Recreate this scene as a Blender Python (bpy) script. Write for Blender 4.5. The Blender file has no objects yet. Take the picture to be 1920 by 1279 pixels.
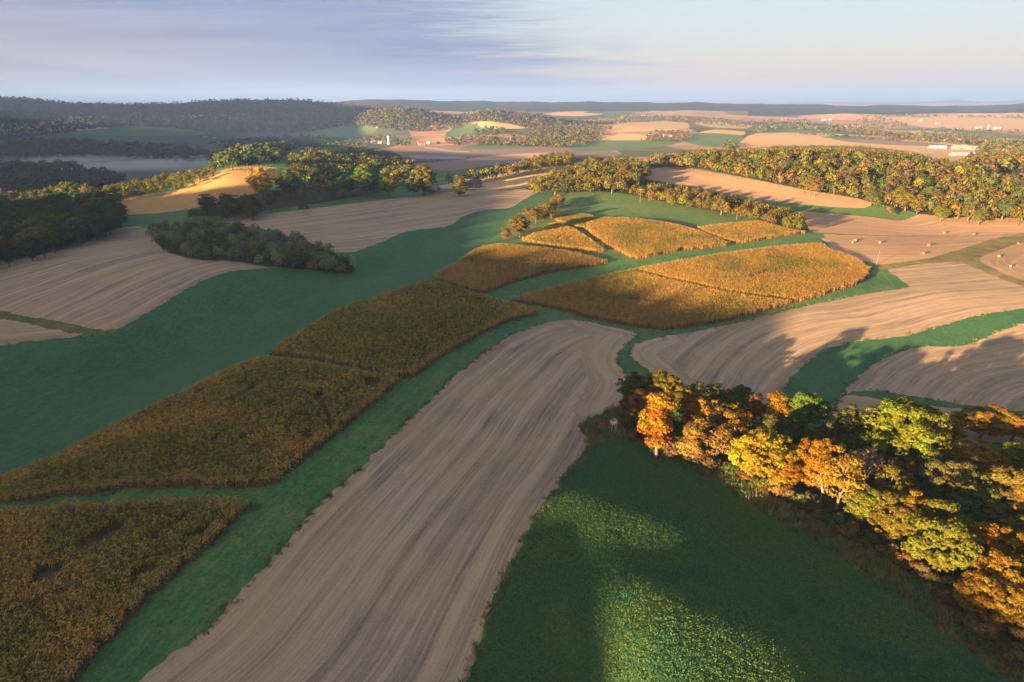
import bpy, math, random
import numpy as np
from mathutils import Vector
from mathutils.geometry import delaunay_2d_cdt

random.seed(7)
rng = np.random.default_rng(7)
SC = bpy.context.scene
C = SC.collection
PI = math.pi

# ------------------------------------------------------------------ camera
CAM_Z = 75.0
PITCH = math.radians(19.5)
F = 1280.0                                    # focal length in pixels of a 1920 wide frame
cd = bpy.data.cameras.new('camera')
cam = bpy.data.objects.new('camera', cd)
C.objects.link(cam)
cam.location = (0, 0, CAM_Z)
cam.rotation_euler = (PI / 2 - PITCH, 0, 0)
cd.sensor_width = 36.0
cd.lens = 24.0
cd.clip_start = 0.5
cd.clip_end = 90000
SC.camera = cam

# ------------------------------------------------------------------ light
SUN_EL = math.radians(6.5)
SUN_AZ = math.radians(45.0)                   # the light travels towards +x +y, 45 degrees from +x
EXPOSURE = 3.75
SUN_STRENGTH = 5.0
SKY_STRENGTH = 0.075
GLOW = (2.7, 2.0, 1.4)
SC.view_settings.view_transform = 'Standard'
SC.view_settings.look = 'None'
SC.view_settings.exposure = EXPOSURE
SC.view_settings.gamma = 1.0
SC.view_settings.use_curve_mapping = False
SC.render.engine = 'CYCLES'
SC.cycles.use_denoising = True
try:
    SC.cycles.denoiser = 'OPENIMAGEDENOISE'
    SC.cycles.denoising_input_passes = 'RGB_ALBEDO_NORMAL'
except Exception:
    pass
SC.cycles.max_bounces = 4
SC.cycles.diffuse_bounces = 2
SC.cycles.glossy_bounces = 1
SC.cycles.transmission_bounces = 3
SC.cycles.transparent_max_bounces = 6
SC.cycles.volume_bounces = 2
SC.cycles.caustics_reflective = False
SC.cycles.caustics_refractive = False

ld = bpy.data.lights.new('sun', 'SUN')
ld.energy = SUN_STRENGTH
ld.angle = math.radians(0.5)
ld.color = (1.0, 0.62, 0.30)
sun = bpy.data.objects.new('sun', ld)
C.objects.link(sun)
sdir = Vector((math.cos(SUN_AZ) * math.cos(SUN_EL), math.sin(SUN_AZ) * math.cos(SUN_EL), -math.sin(SUN_EL)))
sun.rotation_euler = sdir.to_track_quat('-Z', 'Y').to_euler()
sun.location = (-200, -200, 300)


class NT:
    """Small helper to write node trees."""
    def __init__(s, tree):
        s.t = tree
        s.n = tree.nodes
        s.l = tree.links

    def new(s, kind, **kw):
        n = s.n.new(kind)
        for k, v in kw.items():
            if k.startswith('i_'):
                n.inputs[k[2:].replace('__', ' ')].default_value = v
            else:
                setattr(n, k, v)
        return n

    def link(s, a, b):
        s.l.new(a, b)

    def math(s, op, a, b=None, c=None, clamp=False):
        n = s.n.new('ShaderNodeMath')
        n.operation = op
        n.use_clamp = clamp
        for i, v in enumerate((a, b, c)):
            if v is None:
                continue
            if isinstance(v, (int, float)):
                n.inputs[i].default_value = v
            else:
                s.l.new(v, n.inputs[i])
        return n.outputs[0]

    def vmath(s, op, a, b=None):
        n = s.n.new('ShaderNodeVectorMath')
        n.operation = op
        for i, v in enumerate((a, b)):
            if v is None:
                continue
            if isinstance(v, (tuple, list)):
                n.inputs[i].default_value = v
            else:
                s.l.new(v, n.inputs[i])
        return n.outputs[0]

    def mix(s, fac, a, b, blend='MIX'):
        n = s.n.new('ShaderNodeMixRGB')
        n.blend_type = blend
        for i, v in ((0, fac), (1, a), (2, b)):
            if isinstance(v, (int, float)):
                n.inputs[i].default_value = v
            elif isinstance(v, (tuple, list)):
                n.inputs[i].default_value = tuple(v) + (1,) if len(v) == 3 else v
            else:
                s.l.new(v, n.inputs[i])
        return n.outputs[0]

    def ramp(s, fac, stops, interp='LINEAR'):
        n = s.n.new('ShaderNodeValToRGB')
        cr = n.color_ramp
        cr.interpolation = interp
        while len(cr.elements) < len(stops):
            cr.elements.new(0.5)
        for e, (p, c) in zip(cr.elements, stops):
            e.position = p
            e.color = tuple(c) + (1,) if not isinstance(c, (int, float)) else (c, c, c, 1)
        if fac is not None:
            s.l.new(fac, n.inputs[0])
        return n.outputs[0]

    def noise(s, vec, scale, detail=3, rough=0.5, dist=0.0):
        n = s.n.new('ShaderNodeTexNoise')
        n.inputs['Scale'].default_value = scale
        n.inputs['Detail'].default_value = detail
        n.inputs['Roughness'].default_value = rough
        n.inputs['Distortion'].default_value = dist
        if vec is not None:
            s.l.new(vec, n.inputs['Vector'])
        return n.outputs[0]


def make_world():
    w = bpy.data.worlds.new('World')
    SC.world = w
    w.use_nodes = True
    t = NT(w.node_tree)
    t.n.clear()
    out = t.new('ShaderNodeOutputWorld')
    bg = t.new('ShaderNodeBackground')
    bg.inputs['Strength'].default_value = SKY_STRENGTH
    sky = t.new('ShaderNodeTexSky', sky_type='NISHITA', sun_disc=False)
    sky.sun_elevation = SUN_EL
    sky.sun_rotation = math.radians(225.0)
    sky.altitude = 300
    sky.air_density = 1.2
    sky.dust_density = 1.5
    sky.ozone_density = 2.0
    # cloud deck: the view direction met with a flat layer high above the ground
    tc = t.new('ShaderNodeTexCoord')
    sep = t.new('ShaderNodeSeparateXYZ')
    t.link(tc.outputs['Generated'], sep.inputs[0])
    x, y, z = sep.outputs
    zc = t.math('MAXIMUM', z, 0.0)
    zz = t.math('ADD', zc, 0.06)
    comb = t.new('ShaderNodeCombineXYZ')
    t.link(t.math('DIVIDE', x, zz), comb.inputs[0])
    t.link(t.math('DIVIDE', y, zz), comb.inputs[1])
    P = comb.outputs[0]
    az = t.math('ARCTAN2', x, y)              # 0 ahead, + to the right
    # stretched bands and a soft, slightly rippled edge
    n1 = t.noise(t.vmath('MULTIPLY', P, (0.40, 0.9, 1.0)), 0.5, 4, 0.5, 0.3)
    n2 = t.noise(t.vmath('MULTIPLY', P, (1.1, 4.2, 1.0)), 1.9, 6, 0.60, 0.5)
    n3 = t.noise(t.vmath('MULTIPLY', P, (0.30, 0.75, 1.0)), 0.9, 5, 0.55, 0.5)
    edge = t.math('ADD', az, t.math('MULTIPLY', t.math('SUBTRACT', n2, 0.5), 0.36))
    edge = t.math('ADD', edge, t.math('MULTIPLY', t.math('SUBTRACT', n1, 0.5), 0.7))
    edge = t.math('ADD', edge, t.math('MULTIPLY', t.math('SUBTRACT', z, 0.07), 1.3))
    sheet = t.ramp(t.math('ADD', edge, 0.5), [(0.37, 1.0), (0.70, 0.0)], 'EASE')
    base = t.mix(0.92, sky.outputs[0], t.ramp(z, [(0.0, (0.88, 0.55, 0.42)), (0.035, (0.74, 0.56, 0.51)), (0.08, (0.57, 0.59, 0.65)), (0.15, (0.51, 0.64, 0.75)), (0.34, (0.28, 0.35, 0.46)), (1.0, (0.19, 0.235, 0.31))]))
    blue = t.ramp(n3, [(0.32, (0.175, 0.235, 0.45)), (0.68, (0.33, 0.37, 0.56))])
    lav = t.ramp(n3, [(0.35, (0.40, 0.30, 0.34)), (0.65, (0.50, 0.37, 0.40))])
    leftness = t.ramp(t.math('ADD', az, 0.9), [(0.18, 1.0), (0.80, 0.0)], 'EASE')
    low = t.ramp(z, [(0.03, 1.0), (0.13, 0.0)], 'EASE')
    slate = t.mix(t.math('MULTIPLY', leftness, low), blue, lav)
    col = t.mix(t.math('MULTIPLY', sheet, 0.95), base, slate)
    wisp = t.ramp(n2, [(0.50, 0.0), (0.75, 0.4)])
    col = t.mix(t.math('MULTIPLY', wisp, t.ramp(z, [(0.05, 0.0), (0.12, 1.0)])), col, (0.62, 0.64, 0.72))
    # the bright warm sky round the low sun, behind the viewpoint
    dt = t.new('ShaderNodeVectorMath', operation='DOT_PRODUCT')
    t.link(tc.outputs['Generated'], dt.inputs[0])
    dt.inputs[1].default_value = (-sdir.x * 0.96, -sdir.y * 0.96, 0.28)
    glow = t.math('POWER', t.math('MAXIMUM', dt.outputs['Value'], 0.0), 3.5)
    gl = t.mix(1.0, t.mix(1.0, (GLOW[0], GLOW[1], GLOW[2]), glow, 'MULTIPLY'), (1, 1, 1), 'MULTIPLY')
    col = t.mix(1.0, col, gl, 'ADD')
    # colours above are the radiance wanted in the picture: bring them to sky units
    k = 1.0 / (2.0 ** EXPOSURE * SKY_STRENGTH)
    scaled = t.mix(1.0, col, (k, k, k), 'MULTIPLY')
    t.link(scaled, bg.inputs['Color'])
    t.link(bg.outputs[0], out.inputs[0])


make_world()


# ------------------------------------------------------------------ scene helpers
def tag(o, label=None, cat=None, group=None, kind=None):
    if label:
        o['label'] = label
    if cat:
        o['category'] = cat
    if group:
        o['group'] = group
    if kind:
        o['kind'] = kind
    return o


def mesh_np(name, V, Q, mat=None, smooth=False):
    """A mesh from numpy vertices and equal-sided faces."""
    me = bpy.data.meshes.new(name)
    V = np.ascontiguousarray(V, dtype=np.float32)
    Q = np.ascontiguousarray(Q, dtype=np.int32)
    nf, k = Q.shape
    me.vertices.add(len(V))
    me.vertices.foreach_set('co', V.ravel())
    me.loops.add(nf * k)
    me.loops.foreach_set('vertex_index', Q.ravel())
    me.polygons.add(nf)
    me.polygons.foreach_set('loop_start', np.arange(0, nf * k, k, dtype=np.int32))
    me.polygons.foreach_set('loop_total', np.full(nf, k, dtype=np.int32))
    if smooth:
        me.polygons.foreach_set('use_smooth', np.ones(nf, dtype=bool))
    me.update(calc_edges=True)
    if mat:
        me.materials.append(mat)
    return me


def add_color(me, cols, name='col'):
    a = me.attributes.new(name, 'FLOAT_COLOR', 'POINT')
    c = np.ones((len(cols), 4), np.float32)
    c[:, :3] = cols
    a.data.foreach_set('color', c.ravel())


def add_float(me, vals, name):
    a = me.attributes.new(name, 'FLOAT', 'POINT')
    a.data.foreach_set('value', np.ascontiguousarray(vals, np.float32))


def obj(name, me, parent=None, loc=None):
    o = bpy.data.objects.new(name, me)
    C.objects.link(o)
    if parent:
        o.parent = parent
    if loc is not None:
        o.location = loc
    return o


def empty(name, loc, rz=0.0):
    o = bpy.data.objects.new(name, None)
    C.objects.link(o)
    o.location = loc
    o.rotation_euler = (0, 0, rz)
    return o


class MB:
    """Collects boxes, tubes and prisms into one mesh."""
    def __init__(s):
        s.v, s.f = [], []

    def box(s, x0, x1, y0, y1, z0, z1):
        b = len(s.v)
        s.v += [(x0, y0, z0), (x1, y0, z0), (x1, y1, z0), (x0, y1, z0), (x0, y0, z1), (x1, y0, z1), (x1, y1, z1), (x0, y1, z1)]
        s.f += [tuple(b + i for i in q) for q in ((3, 2, 1, 0), (4, 5, 6, 7), (0, 1, 5, 4), (1, 2, 6, 5), (2, 3, 7, 6), (3, 0, 4, 7))]
        return s

    def gable(s, x0, x1, y0, y1, z0, z1, over=0.4, th=0.18):
        """A pitched roof of two slabs, ridge along x."""
        ym = (y0 + y1) / 2
        for ya in (y0 - over, y1 + over):
            b = len(s.v)
            za = z0 - over * (z1 - z0) / (ym - y0)
            s.v += [(x0 - over, ya, za), (x1 + over, ya, za), (x1 + over, ym, z1), (x0 - over, ym, z1)]
            s.v += [(x0 - over, ya, za + th), (x1 + over, ya, za + th), (x1 + over, ym, z1 + th), (x0 - over, ym, z1 + th)]
            s.f += [tuple(b + i for i in q) for q in ((3, 2, 1, 0), (4, 5, 6, 7), (0, 1, 5, 4), (1, 2, 6, 5), (2, 3, 7, 6), (3, 0, 4, 7))]
        return s

    def gable_walls(s, x0, x1, y0, y1, z0, z1, zr):
        ym = (y0 + y1) / 2
        b = len(s.v)
        s.v += [(x0, y0, z0), (x1, y0, z0), (x1, y1, z0), (x0, y1, z0), (x0, y0, z1), (x1, y0, z1), (x1, y1, z1), (x0, y1, z1), (x0, ym, zr), (x1, ym, zr)]
        s.f += [tuple(b + i for i in q) for q in ((0, 1, 5, 4), (2, 3, 7, 6), (1, 2, 6, 9, 5), (3, 0, 4, 8, 7))]
        return s

    def tube(s, pts, rad, n=6, cap=True):
        pts = [Vector(p) for p in pts]
        if isinstance(rad, (int, float)):
            rad = [rad] * len(pts)
        rings = []
        for i, p in enumerate(pts):
            d = (pts[min(i + 1, len(pts) - 1)] - pts[max(i - 1, 0)]).normalized()
            a = d.cross(Vector((0.13, 0.21, 1))) if abs(d.z) < 0.95 else d.cross(Vector((1, 0.1, 0)))
            a.normalize()
            c = d.cross(a)
            b = len(s.v)
            for k in range(n):
                t = 2 * PI * k / n
                s.v.append(tuple(p + (a * math.cos(t) + c * math.sin(t)) * rad[i]))
            rings.append(b)
        for r0, r1 in zip(rings, rings[1:]):
            for k in range(n):
                k2 = (k + 1) % n
                s.f.append((r0 + k, r0 + k2, r1 + k2, r1 + k))
        if cap:
            s.f.append(tuple(rings[0] + k for k in range(n))[::-1])
            s.f.append(tuple(rings[-1] + k for k in range(n)))
        return s

    def mesh(s, name, mat, smooth=False):
        me = bpy.data.meshes.new(name)
        me.from_pydata([tuple(v) for v in s.v], [], s.f)
        if smooth:
            for p in me.polygons:
                p.use_smooth = True
        me.update()
        if mat:
            me.materials.append(mat)
        return me


# ------------------------------------------------------------------ pixel <-> world
SP, CP = math.sin(PITCH), math.cos(PITCH)


def ray(px, py):
    px = np.asarray(px, float)
    py = np.asarray(py, float)
    x = (px - 960) / F
    u = -(py - 639.5) / F
    return np.stack([x, CP + SP * u, -SP + CP * u], -1)


def project(P):
    P = np.asarray(P, float)
    x, y, z = P[..., 0], P[..., 1], P[..., 2] - CAM_Z
    d = y * CP - z * SP
    u = y * SP + z * CP
    return 960 + F * x / d, 639.5 - F * u / d, d


def at_z(px, py, z):
    r = ray(px, py)
    t = (z - CAM_Z) / r[..., 2]
    return r * t[..., None] + np.array([0, 0, CAM_Z])


# ------------------------------------------------------------------ terrain height
# (pixel x, pixel y, height): where that pixel of the photograph lies
CTRL = [
    (1080, 1275, 3.0), (950, 1250, -0.3), (1250, 1115, 5.8), (1330, 1230, 6.4), (1200, 1190, 6.4), (1420, 1285, 5.2), (1130, 1160, 3.8), (1290, 1035, 1.5), (1400, 1100, 3.0), (1470, 1200, 4.6), (1180, 1030, 1.3), (1110, 985, 3.3), (1150, 940, 2.8), (1065, 1025, 2.2), (1400, 990, -1.2), (1330, 900, -2.2), (1180, 880, -1.6), (1560, 1060, -2.2), (1700, 1180, -2.8), (1600, 1285, 1), (1200, 850, -1), (1880, 1270, -3), (1700, 900, -2), (1600, 760, -3), (1900, 800, -3), (600, 1270, 0),
    (900, 850, 0.5), (1000, 680, 1.5), (400, 1250, -1), (250, 1100, -0.5), (-50, 1200, -3), (400, 800, 4), (500, 680, 4), (150, 860, -1), (250, 860, 2),
    (780, 600, 6.5), (820, 530, 7), (330, 645, -10), (100, 745, -10), (210, 690, -11), (450, 590, -5), (520, 530, 2), (30, 850, -6), (380, 560, 0), (180, 640, -7), (250, 540, 3), (50, 480, 4), (40, 615, -5), (600, 560, 1.5), (700, 560, 3.5), (560, 640, 4),
    (800, 460, 4), (700, 400, 6), (950, 362, 8), (480, 420, 3), (1000, 395, 8), (640, 480, 3), (720, 500, -0.5), (330, 440, 3),
    (970, 480, 8), (950, 545, 2), (1300, 530, 5), (1550, 470, 4), (1250, 612, 1), (1100, 510, 3), (1400, 462, 5), (1250, 430, 8), (1200, 380, 9), (1300, 368, 10),
    (1350, 335, 14), (1600, 382, 7), (1640, 400, 4), (1500, 400, 6), (1800, 405, 4), (1500, 312, 22), (1700, 330, 16), (1920, 370, 9), (1300, 318, 15),
    (1750, 450, 2), (1900, 500, 3), (1750, 540, 3), (1650, 520, 2), (1800, 660, -2), (1500, 680, -1.5), (1350, 640, 1), (1920, 600, 0.5),
    (300, 390, 4), (240, 400, 3), (370, 337, 14), (440, 314, 24), (500, 322, 20), (600, 345, 10), (430, 400, 4), (700, 352, 9), (850, 345, 9), (1000, 318, 13), (1080, 309, 14),
    (120, 430, 3), (0, 420, 2), (100, 380, -6),
    (480, 303, 14), (540, 292, 10),
    (820, 297, -32), (700, 272, -36), (1000, 270, -30), (1100, 285, -24), (900, 240, -22), (1200, 240, -8), (1340, 260, -22), (1210, 255, -18), (1450, 262, -24), (1650, 268, -26), (1850, 285, -28),
    (1800, 230, -22), (1500, 235, -25), (1150, 222, -10), (300, 300, -62), (150, 290, -60), (400, 280, -58), (600, 270, -48), (300, 246, -42), (640, 243, -35), (50, 250, -45), (120, 320, -58),
    (0, 330, -45),
]
EXTRA = [  # (x, y, z) of places the photograph does not show
    (700, 1350, -22), (300, 1300, -20), (1100, 1200, -20), (0, 20, 0), (-60, 10, -4), (60, 10, 0), (0, -60, 0), (150, -60, -3), (-150, -60, -10),
    (-150, 30, -8), (180, 60, -4), (-400, 100, -12), (-500, 400, -10), (500, 150, -4), (0, -400, 0), (500, -500, 0), (-600, -300, 5), (-1500, 900, -50),
    (1200, 500, -5), (2500, 1200, -25), (-250, 900, -50), (-450, 800, -45), (-700, 1000, -55), (0, 1150, -25),
    (0, -3000, 0), (-3000, -1500, 0), (3000, -1500, 0), (-4000, 2500, -40), (5000, 2500, -25),
    (0, 8000, -15), (-6000, 8000, -20), (6000, 8000, -20), (0, 30000, -5), (-25000, 22000, -5), (25000, 22000, -5), (25000, -20000, 0), (-25000, -20000, 0),
]
_pts = [tuple(at_z(a, b, c)) for a, b, c in CTRL] + EXTRA
_pts = np.array(_pts)
_q = np.stack([np.arctan2(_pts[:, 0], _pts[:, 1]), np.log(np.hypot(_pts[:, 0], _pts[:, 1]))], -1)


def _tps_fit(q, z, lam=0.001):
    n = len(q)
    d2 = ((q[:, None] - q[None]) ** 2).sum(-1)
    K = 0.5 * d2 * np.log(d2 + 1e-12)
    Pm = np.hstack([np.ones((n, 1)), q])
    A = np.zeros((n + 3, n + 3))
    A[:n, :n] = K + lam * np.eye(n)
    A[:n, n:] = Pm
    A[n:, :n] = Pm.T
    return np.linalg.solve(A, np.concatenate([z, np.zeros(3)]))


_w = _tps_fit(_q, _pts[:, 2])
G_AZ = np.radians(np.arange(-180, 180.01, 0.3))
G_L0, G_DL = math.log(1.0), 0.02
G_L = np.arange(G_L0, math.log(80000), G_DL)


def _tps_eval(az, l):
    out = _w[-3] + _w[-2] * az + _w[-1] * l
    for (a, b), w in zip(_q, _w):
        d2 = (az - a) ** 2 + (l - b) ** 2 + 1e-12
        out += w * 0.5 * d2 * np.log(d2)
    return out


# wooded hills, given by the line of their tops in the photograph and the distance of the crest:
# (distance ahead, half depth as a share of it, tree height, [(pixel x, pixel y) of the skyline])
HILLS = [
    (3300, 0.19, 11, [(-700, 172), (-400, 168), (-200, 172), (0, 178), (60, 181), (130, 189), (200, 189), (230, 191), (330, 189), (380, 185), (430, 183), (560, 183), (600, 187), (640, 190), (700, 196), (760, 206), (850, 225)]),
    (2750, 0.13, 9, [(560, 236), (640, 214), (690, 204), (740, 198), (770, 197), (820, 209), (860, 213), (900, 206), (930, 200), (960, 205), (1000, 210), (1040, 217), (1080, 226), (1150, 240)]),
    (5200, 0.12, 8, [(620, 195), (680, 189), (740, 187), (790, 191), (830, 197), (880, 205)]),
    (6000, 0.26, 0, [(300, 199), (560, 194), (640, 190), (690, 187), (740, 186), (790, 189), (900, 189.5), (1000, 191.5), (1150, 191), (1230, 193), (1300, 192), (1420, 196), (1500, 195), (1600, 199), (1680, 197), (1800, 200), (1860, 197), (1920, 194), (2300, 196), (3200, 196)]),
    (4300, 0.12, 0, [(1380, 222), (1500, 213), (1600, 208), (1680, 211), (1760, 206), (1850, 210), (1930, 203), (2050, 207), (2400, 210)]),
    (19000, 0.08, 0, [(1500, 200), (1650, 196), (1740, 191), (1790, 187), (1830, 190), (1860, 192), (1920, 186), (2100, 184), (2500, 190)]),
    (1750, 0.10, 9, [(-300, 262), (-100, 266), (0, 268), (60, 260), (150, 262), (260, 268), (330, 272), (400, 285), (480, 292)]),
    (1000, 0.10, 10, [(-400, 318), (-150, 310), (0, 306), (60, 304), (130, 306), (180, 316), (230, 328), (280, 340)]),
    (960, 0.10, 12, [(420, 325), (520, 306), (560, 296), (600, 284), (650, 281), (690, 280), (730, 287), (770, 300), (810, 325)]),
]


def ray_az(px, py, D):
    r = ray(px, py)
    t = D / r[..., 1]
    P = r * t[..., None]
    return np.arctan2(P[..., 0], P[..., 1]), CAM_Z + P[..., 2], np.hypot(P[..., 0], P[..., 1])


def build_grid():
    az, l = np.meshgrid(G_AZ, G_L, indexing='ij')
    z = _tps_eval(az, np.maximum(l, math.log(12.0)))
    z = np.clip(z, -66, 40)
    # behind the camera fade to a plain
    for D, wd, th, sky in HILLS:
        sx = np.array(sky, float)
        a, zz, rr = ray_az(sx[:, 0], sx[:, 1], D)
        zz = zz - th
        zc = np.interp(G_AZ, a, zz)
        rc = np.interp(G_AZ, a, rr)
        edge = np.clip((G_AZ - a[0]) / 0.06, 0, 1) * np.clip((a[-1] - G_AZ) / 0.03, 0, 1)
        if D > 4000:
            zc = zc + 3.0 * np.sin(G_AZ * 83 + D) + 2.4 * np.sin(G_AZ * 171 + 2) + 1.6 * np.sin(G_AZ * 311)
        # small spurs along the crest
        prof = np.exp(-((l - np.log(rc)[:, None]) / wd) ** 2)
        spur = 1 + 0.10 * np.sin(G_AZ * 90 + D)[:, None] * (1 - prof) + 0.08 * np.sin(G_AZ * 37 + 2 * D)[:, None] * (1 - prof)
        h = z + (zc[:, None] - z) * prof * spur * edge[:, None]
        z = np.where(h > z, h, z)
    return z


G_Z = build_grid()


def zf(x, y):
    x = np.asarray(x, float)
    y = np.asarray(y, float)
    a = (np.arctan2(x, y) - G_AZ[0]) / (G_AZ[1] - G_AZ[0])
    b = (np.log(np.maximum(np.hypot(x, y), 1.001)) - G_L0) / G_DL
    i = np.clip(a.astype(int), 0, len(G_AZ) - 2)
    j = np.clip(b.astype(int), 0, len(G_L) - 2)
    fa, fb = a - i, np.clip(b - j, 0, 1)
    return (G_Z[i, j] * (1 - fa) * (1 - fb) + G_Z[i + 1, j] * fa * (1 - fb) + G_Z[i, j + 1] * (1 - fa) * fb + G_Z[i + 1, j + 1] * fa * fb)


_T = np.exp(np.arange(math.log(45), math.log(40000), 0.008))


def unproj(px, py, dz=0.0):
    """The point of the ground (raised by dz) a pixel of the photograph shows."""
    px = np.atleast_1d(np.asarray(px, float))
    py = np.atleast_1d(np.asarray(py, float))
    dz = np.broadcast_to(np.asarray(dz, float), px.shape)
    out = np.zeros((len(px), 3))
    for s in range(0, len(px), 500):
        r = ray(px[s:s + 500], py[s:s + 500])
        P = r[:, None, :] * _T[None, :, None]
        P[..., 2] += CAM_Z
        g = P[..., 2] - zf(P[..., 0], P[..., 1]) - dz[s:s + 500, None]
        hit = g < 0
        k = np.where(hit.any(1), hit.argmax(1), len(_T) - 1)
        k = np.maximum(k, 1)
        ii = np.arange(len(k))
        g0, g1 = g[ii, k - 1], g[ii, k]
        f = np.clip(g0 / np.maximum(g0 - g1, 1e-9), 0, 1)
        out[s:s + 500] = P[ii, k - 1] * (1 - f[:, None]) + P[ii, k] * f[:, None]
    out[:, 2] = zf(out[:, 0], out[:, 1])
    return out


def spline(pts, closed=True, step=9.0):
    """Catmull-Rom through pixel points, one point every few pixels."""
    p = np.array(pts, float)
    n = len(p)
    out = []
    m = n if closed else n - 1
    for i in range(m):
        if closed:
            a, b, c, d = p[(i - 1) % n], p[i], p[(i + 1) % n], p[(i + 2) % n]
        else:
            a, b, c, d = p[max(i - 1, 0)], p[i], p[i + 1], p[min(i + 2, n - 1)]
        L = np.hypot(*(c - b))
        k = max(2, int(L / step))
        # limit tangents so that short and long spans do not overshoot
        t1 = (c - a) / 2
        t2 = (d - b) / 2
        for t_ in (t1, t2):
            h = np.hypot(*t_)
            if h > L * 0.9:
                t_ *= L * 0.9 / h
        for j in range(k):
            t = j / k
            h00, h10, h01, h11 = 2 * t**3 - 3 * t**2 + 1, t**3 - 2 * t**2 + t, -2 * t**3 + 3 * t**2, t**3 - t**2
            out.append(h00 * b + h10 * t1 + h01 * c + h11 * t2)
    if not closed:
        out.append(p[-1])
    return np.array(out)


def pip(pts, poly):
    """Points inside a polygon (numpy, even-odd)."""
    x, y = pts[:, 0], pts[:, 1]
    lo, hi = poly.min(0), poly.max(0)
    res = np.zeros(len(pts), bool)
    sel = np.where((x >= lo[0]) & (x <= hi[0]) & (y >= lo[1]) & (y <= hi[1]))[0]
    if not len(sel):
        return res
    xs, ys = x[sel], y[sel]
    ins = np.zeros(len(sel), bool)
    a = poly
    b = np.roll(poly, -1, 0)
    for (x1, y1), (x2, y2) in zip(a, b):
        if y1 == y2:
            continue
        c = ((y1 > ys) != (y2 > ys)) & (xs < (x2 - x1) * (ys - y1) / (y2 - y1) + x1)
        ins ^= c
    res[sel] = ins
    return res


def dist_line(pts, line):
    """Distance to a polyline and the arc length at the foot point."""
    best = np.full(len(pts), 1e9)
    arc = np.zeros(len(pts))
    s = 0.0
    for a, b in zip(line[:-1], line[1:]):
        d = b - a
        L = np.hypot(*d)
        if L < 1e-6:
            continue
        t = np.clip(((pts - a) @ d) / L**2, 0, 1)
        q = a + t[:, None] * d
        e = np.hypot(pts[:, 0] - q[:, 0], pts[:, 1] - q[:, 1])
        m = e < best
        best[m] = e[m]
        arc[m] = s + t[m] * L
        s += L
    return best, arc


# ------------------------------------------------------------------ materials
def new_mat(name):
    m = bpy.data.materials.new(name)
    m.use_nodes = True
    t = NT(m.node_tree)
    t.n.clear()
    out = t.new('ShaderNodeOutputMaterial')
    return m, t, out


def principled(t, out, color, rough=0.9, spec=0.2, normal=None):
    b = t.new('ShaderNodeBsdfPrincipled')
    b.inputs['Roughness'].default_value = rough
    b.inputs['Specular IOR Level'].default_value = spec
    if isinstance(color, tuple):
        b.inputs['Base Color'].default_value = color + (1,)
    else:
        t.link(color, b.inputs['Base Color'])
    if normal is not None:
        t.link(normal, b.inputs['Normal'])
    t.link(b.outputs[0], out.inputs[0])
    return b


def bump(t, h, dist, strength=1.0):
    b = t.new('ShaderNodeBump')
    b.inputs['Strength'].default_value = strength
    b.inputs['Distance'].default_value = dist
    t.link(h, b.inputs['Height'])
    return b.outputs[0]


def attr(t, name, kind='GEOMETRY'):
    a = t.new('ShaderNodeAttribute')
    a.attribute_name = name
    a.attribute_type = kind
    return a


def plain_mat(name, col, rough=0.8, spec=0.2, metal=0.0, vary=0.15, scale=0.7):
    m, t, out = new_mat(name)
    g = t.new('ShaderNodeTexCoord').outputs['Object']
    n = t.noise(g, scale, 4)
    c = t.mix(n, tuple(x * (1 - vary) for x in col), tuple(min(1, x * (1 + vary)) for x in col))
    b = principled(t, out, c, rough, spec)
    b.inputs['Metallic'].default_value = metal
    return m


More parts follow.
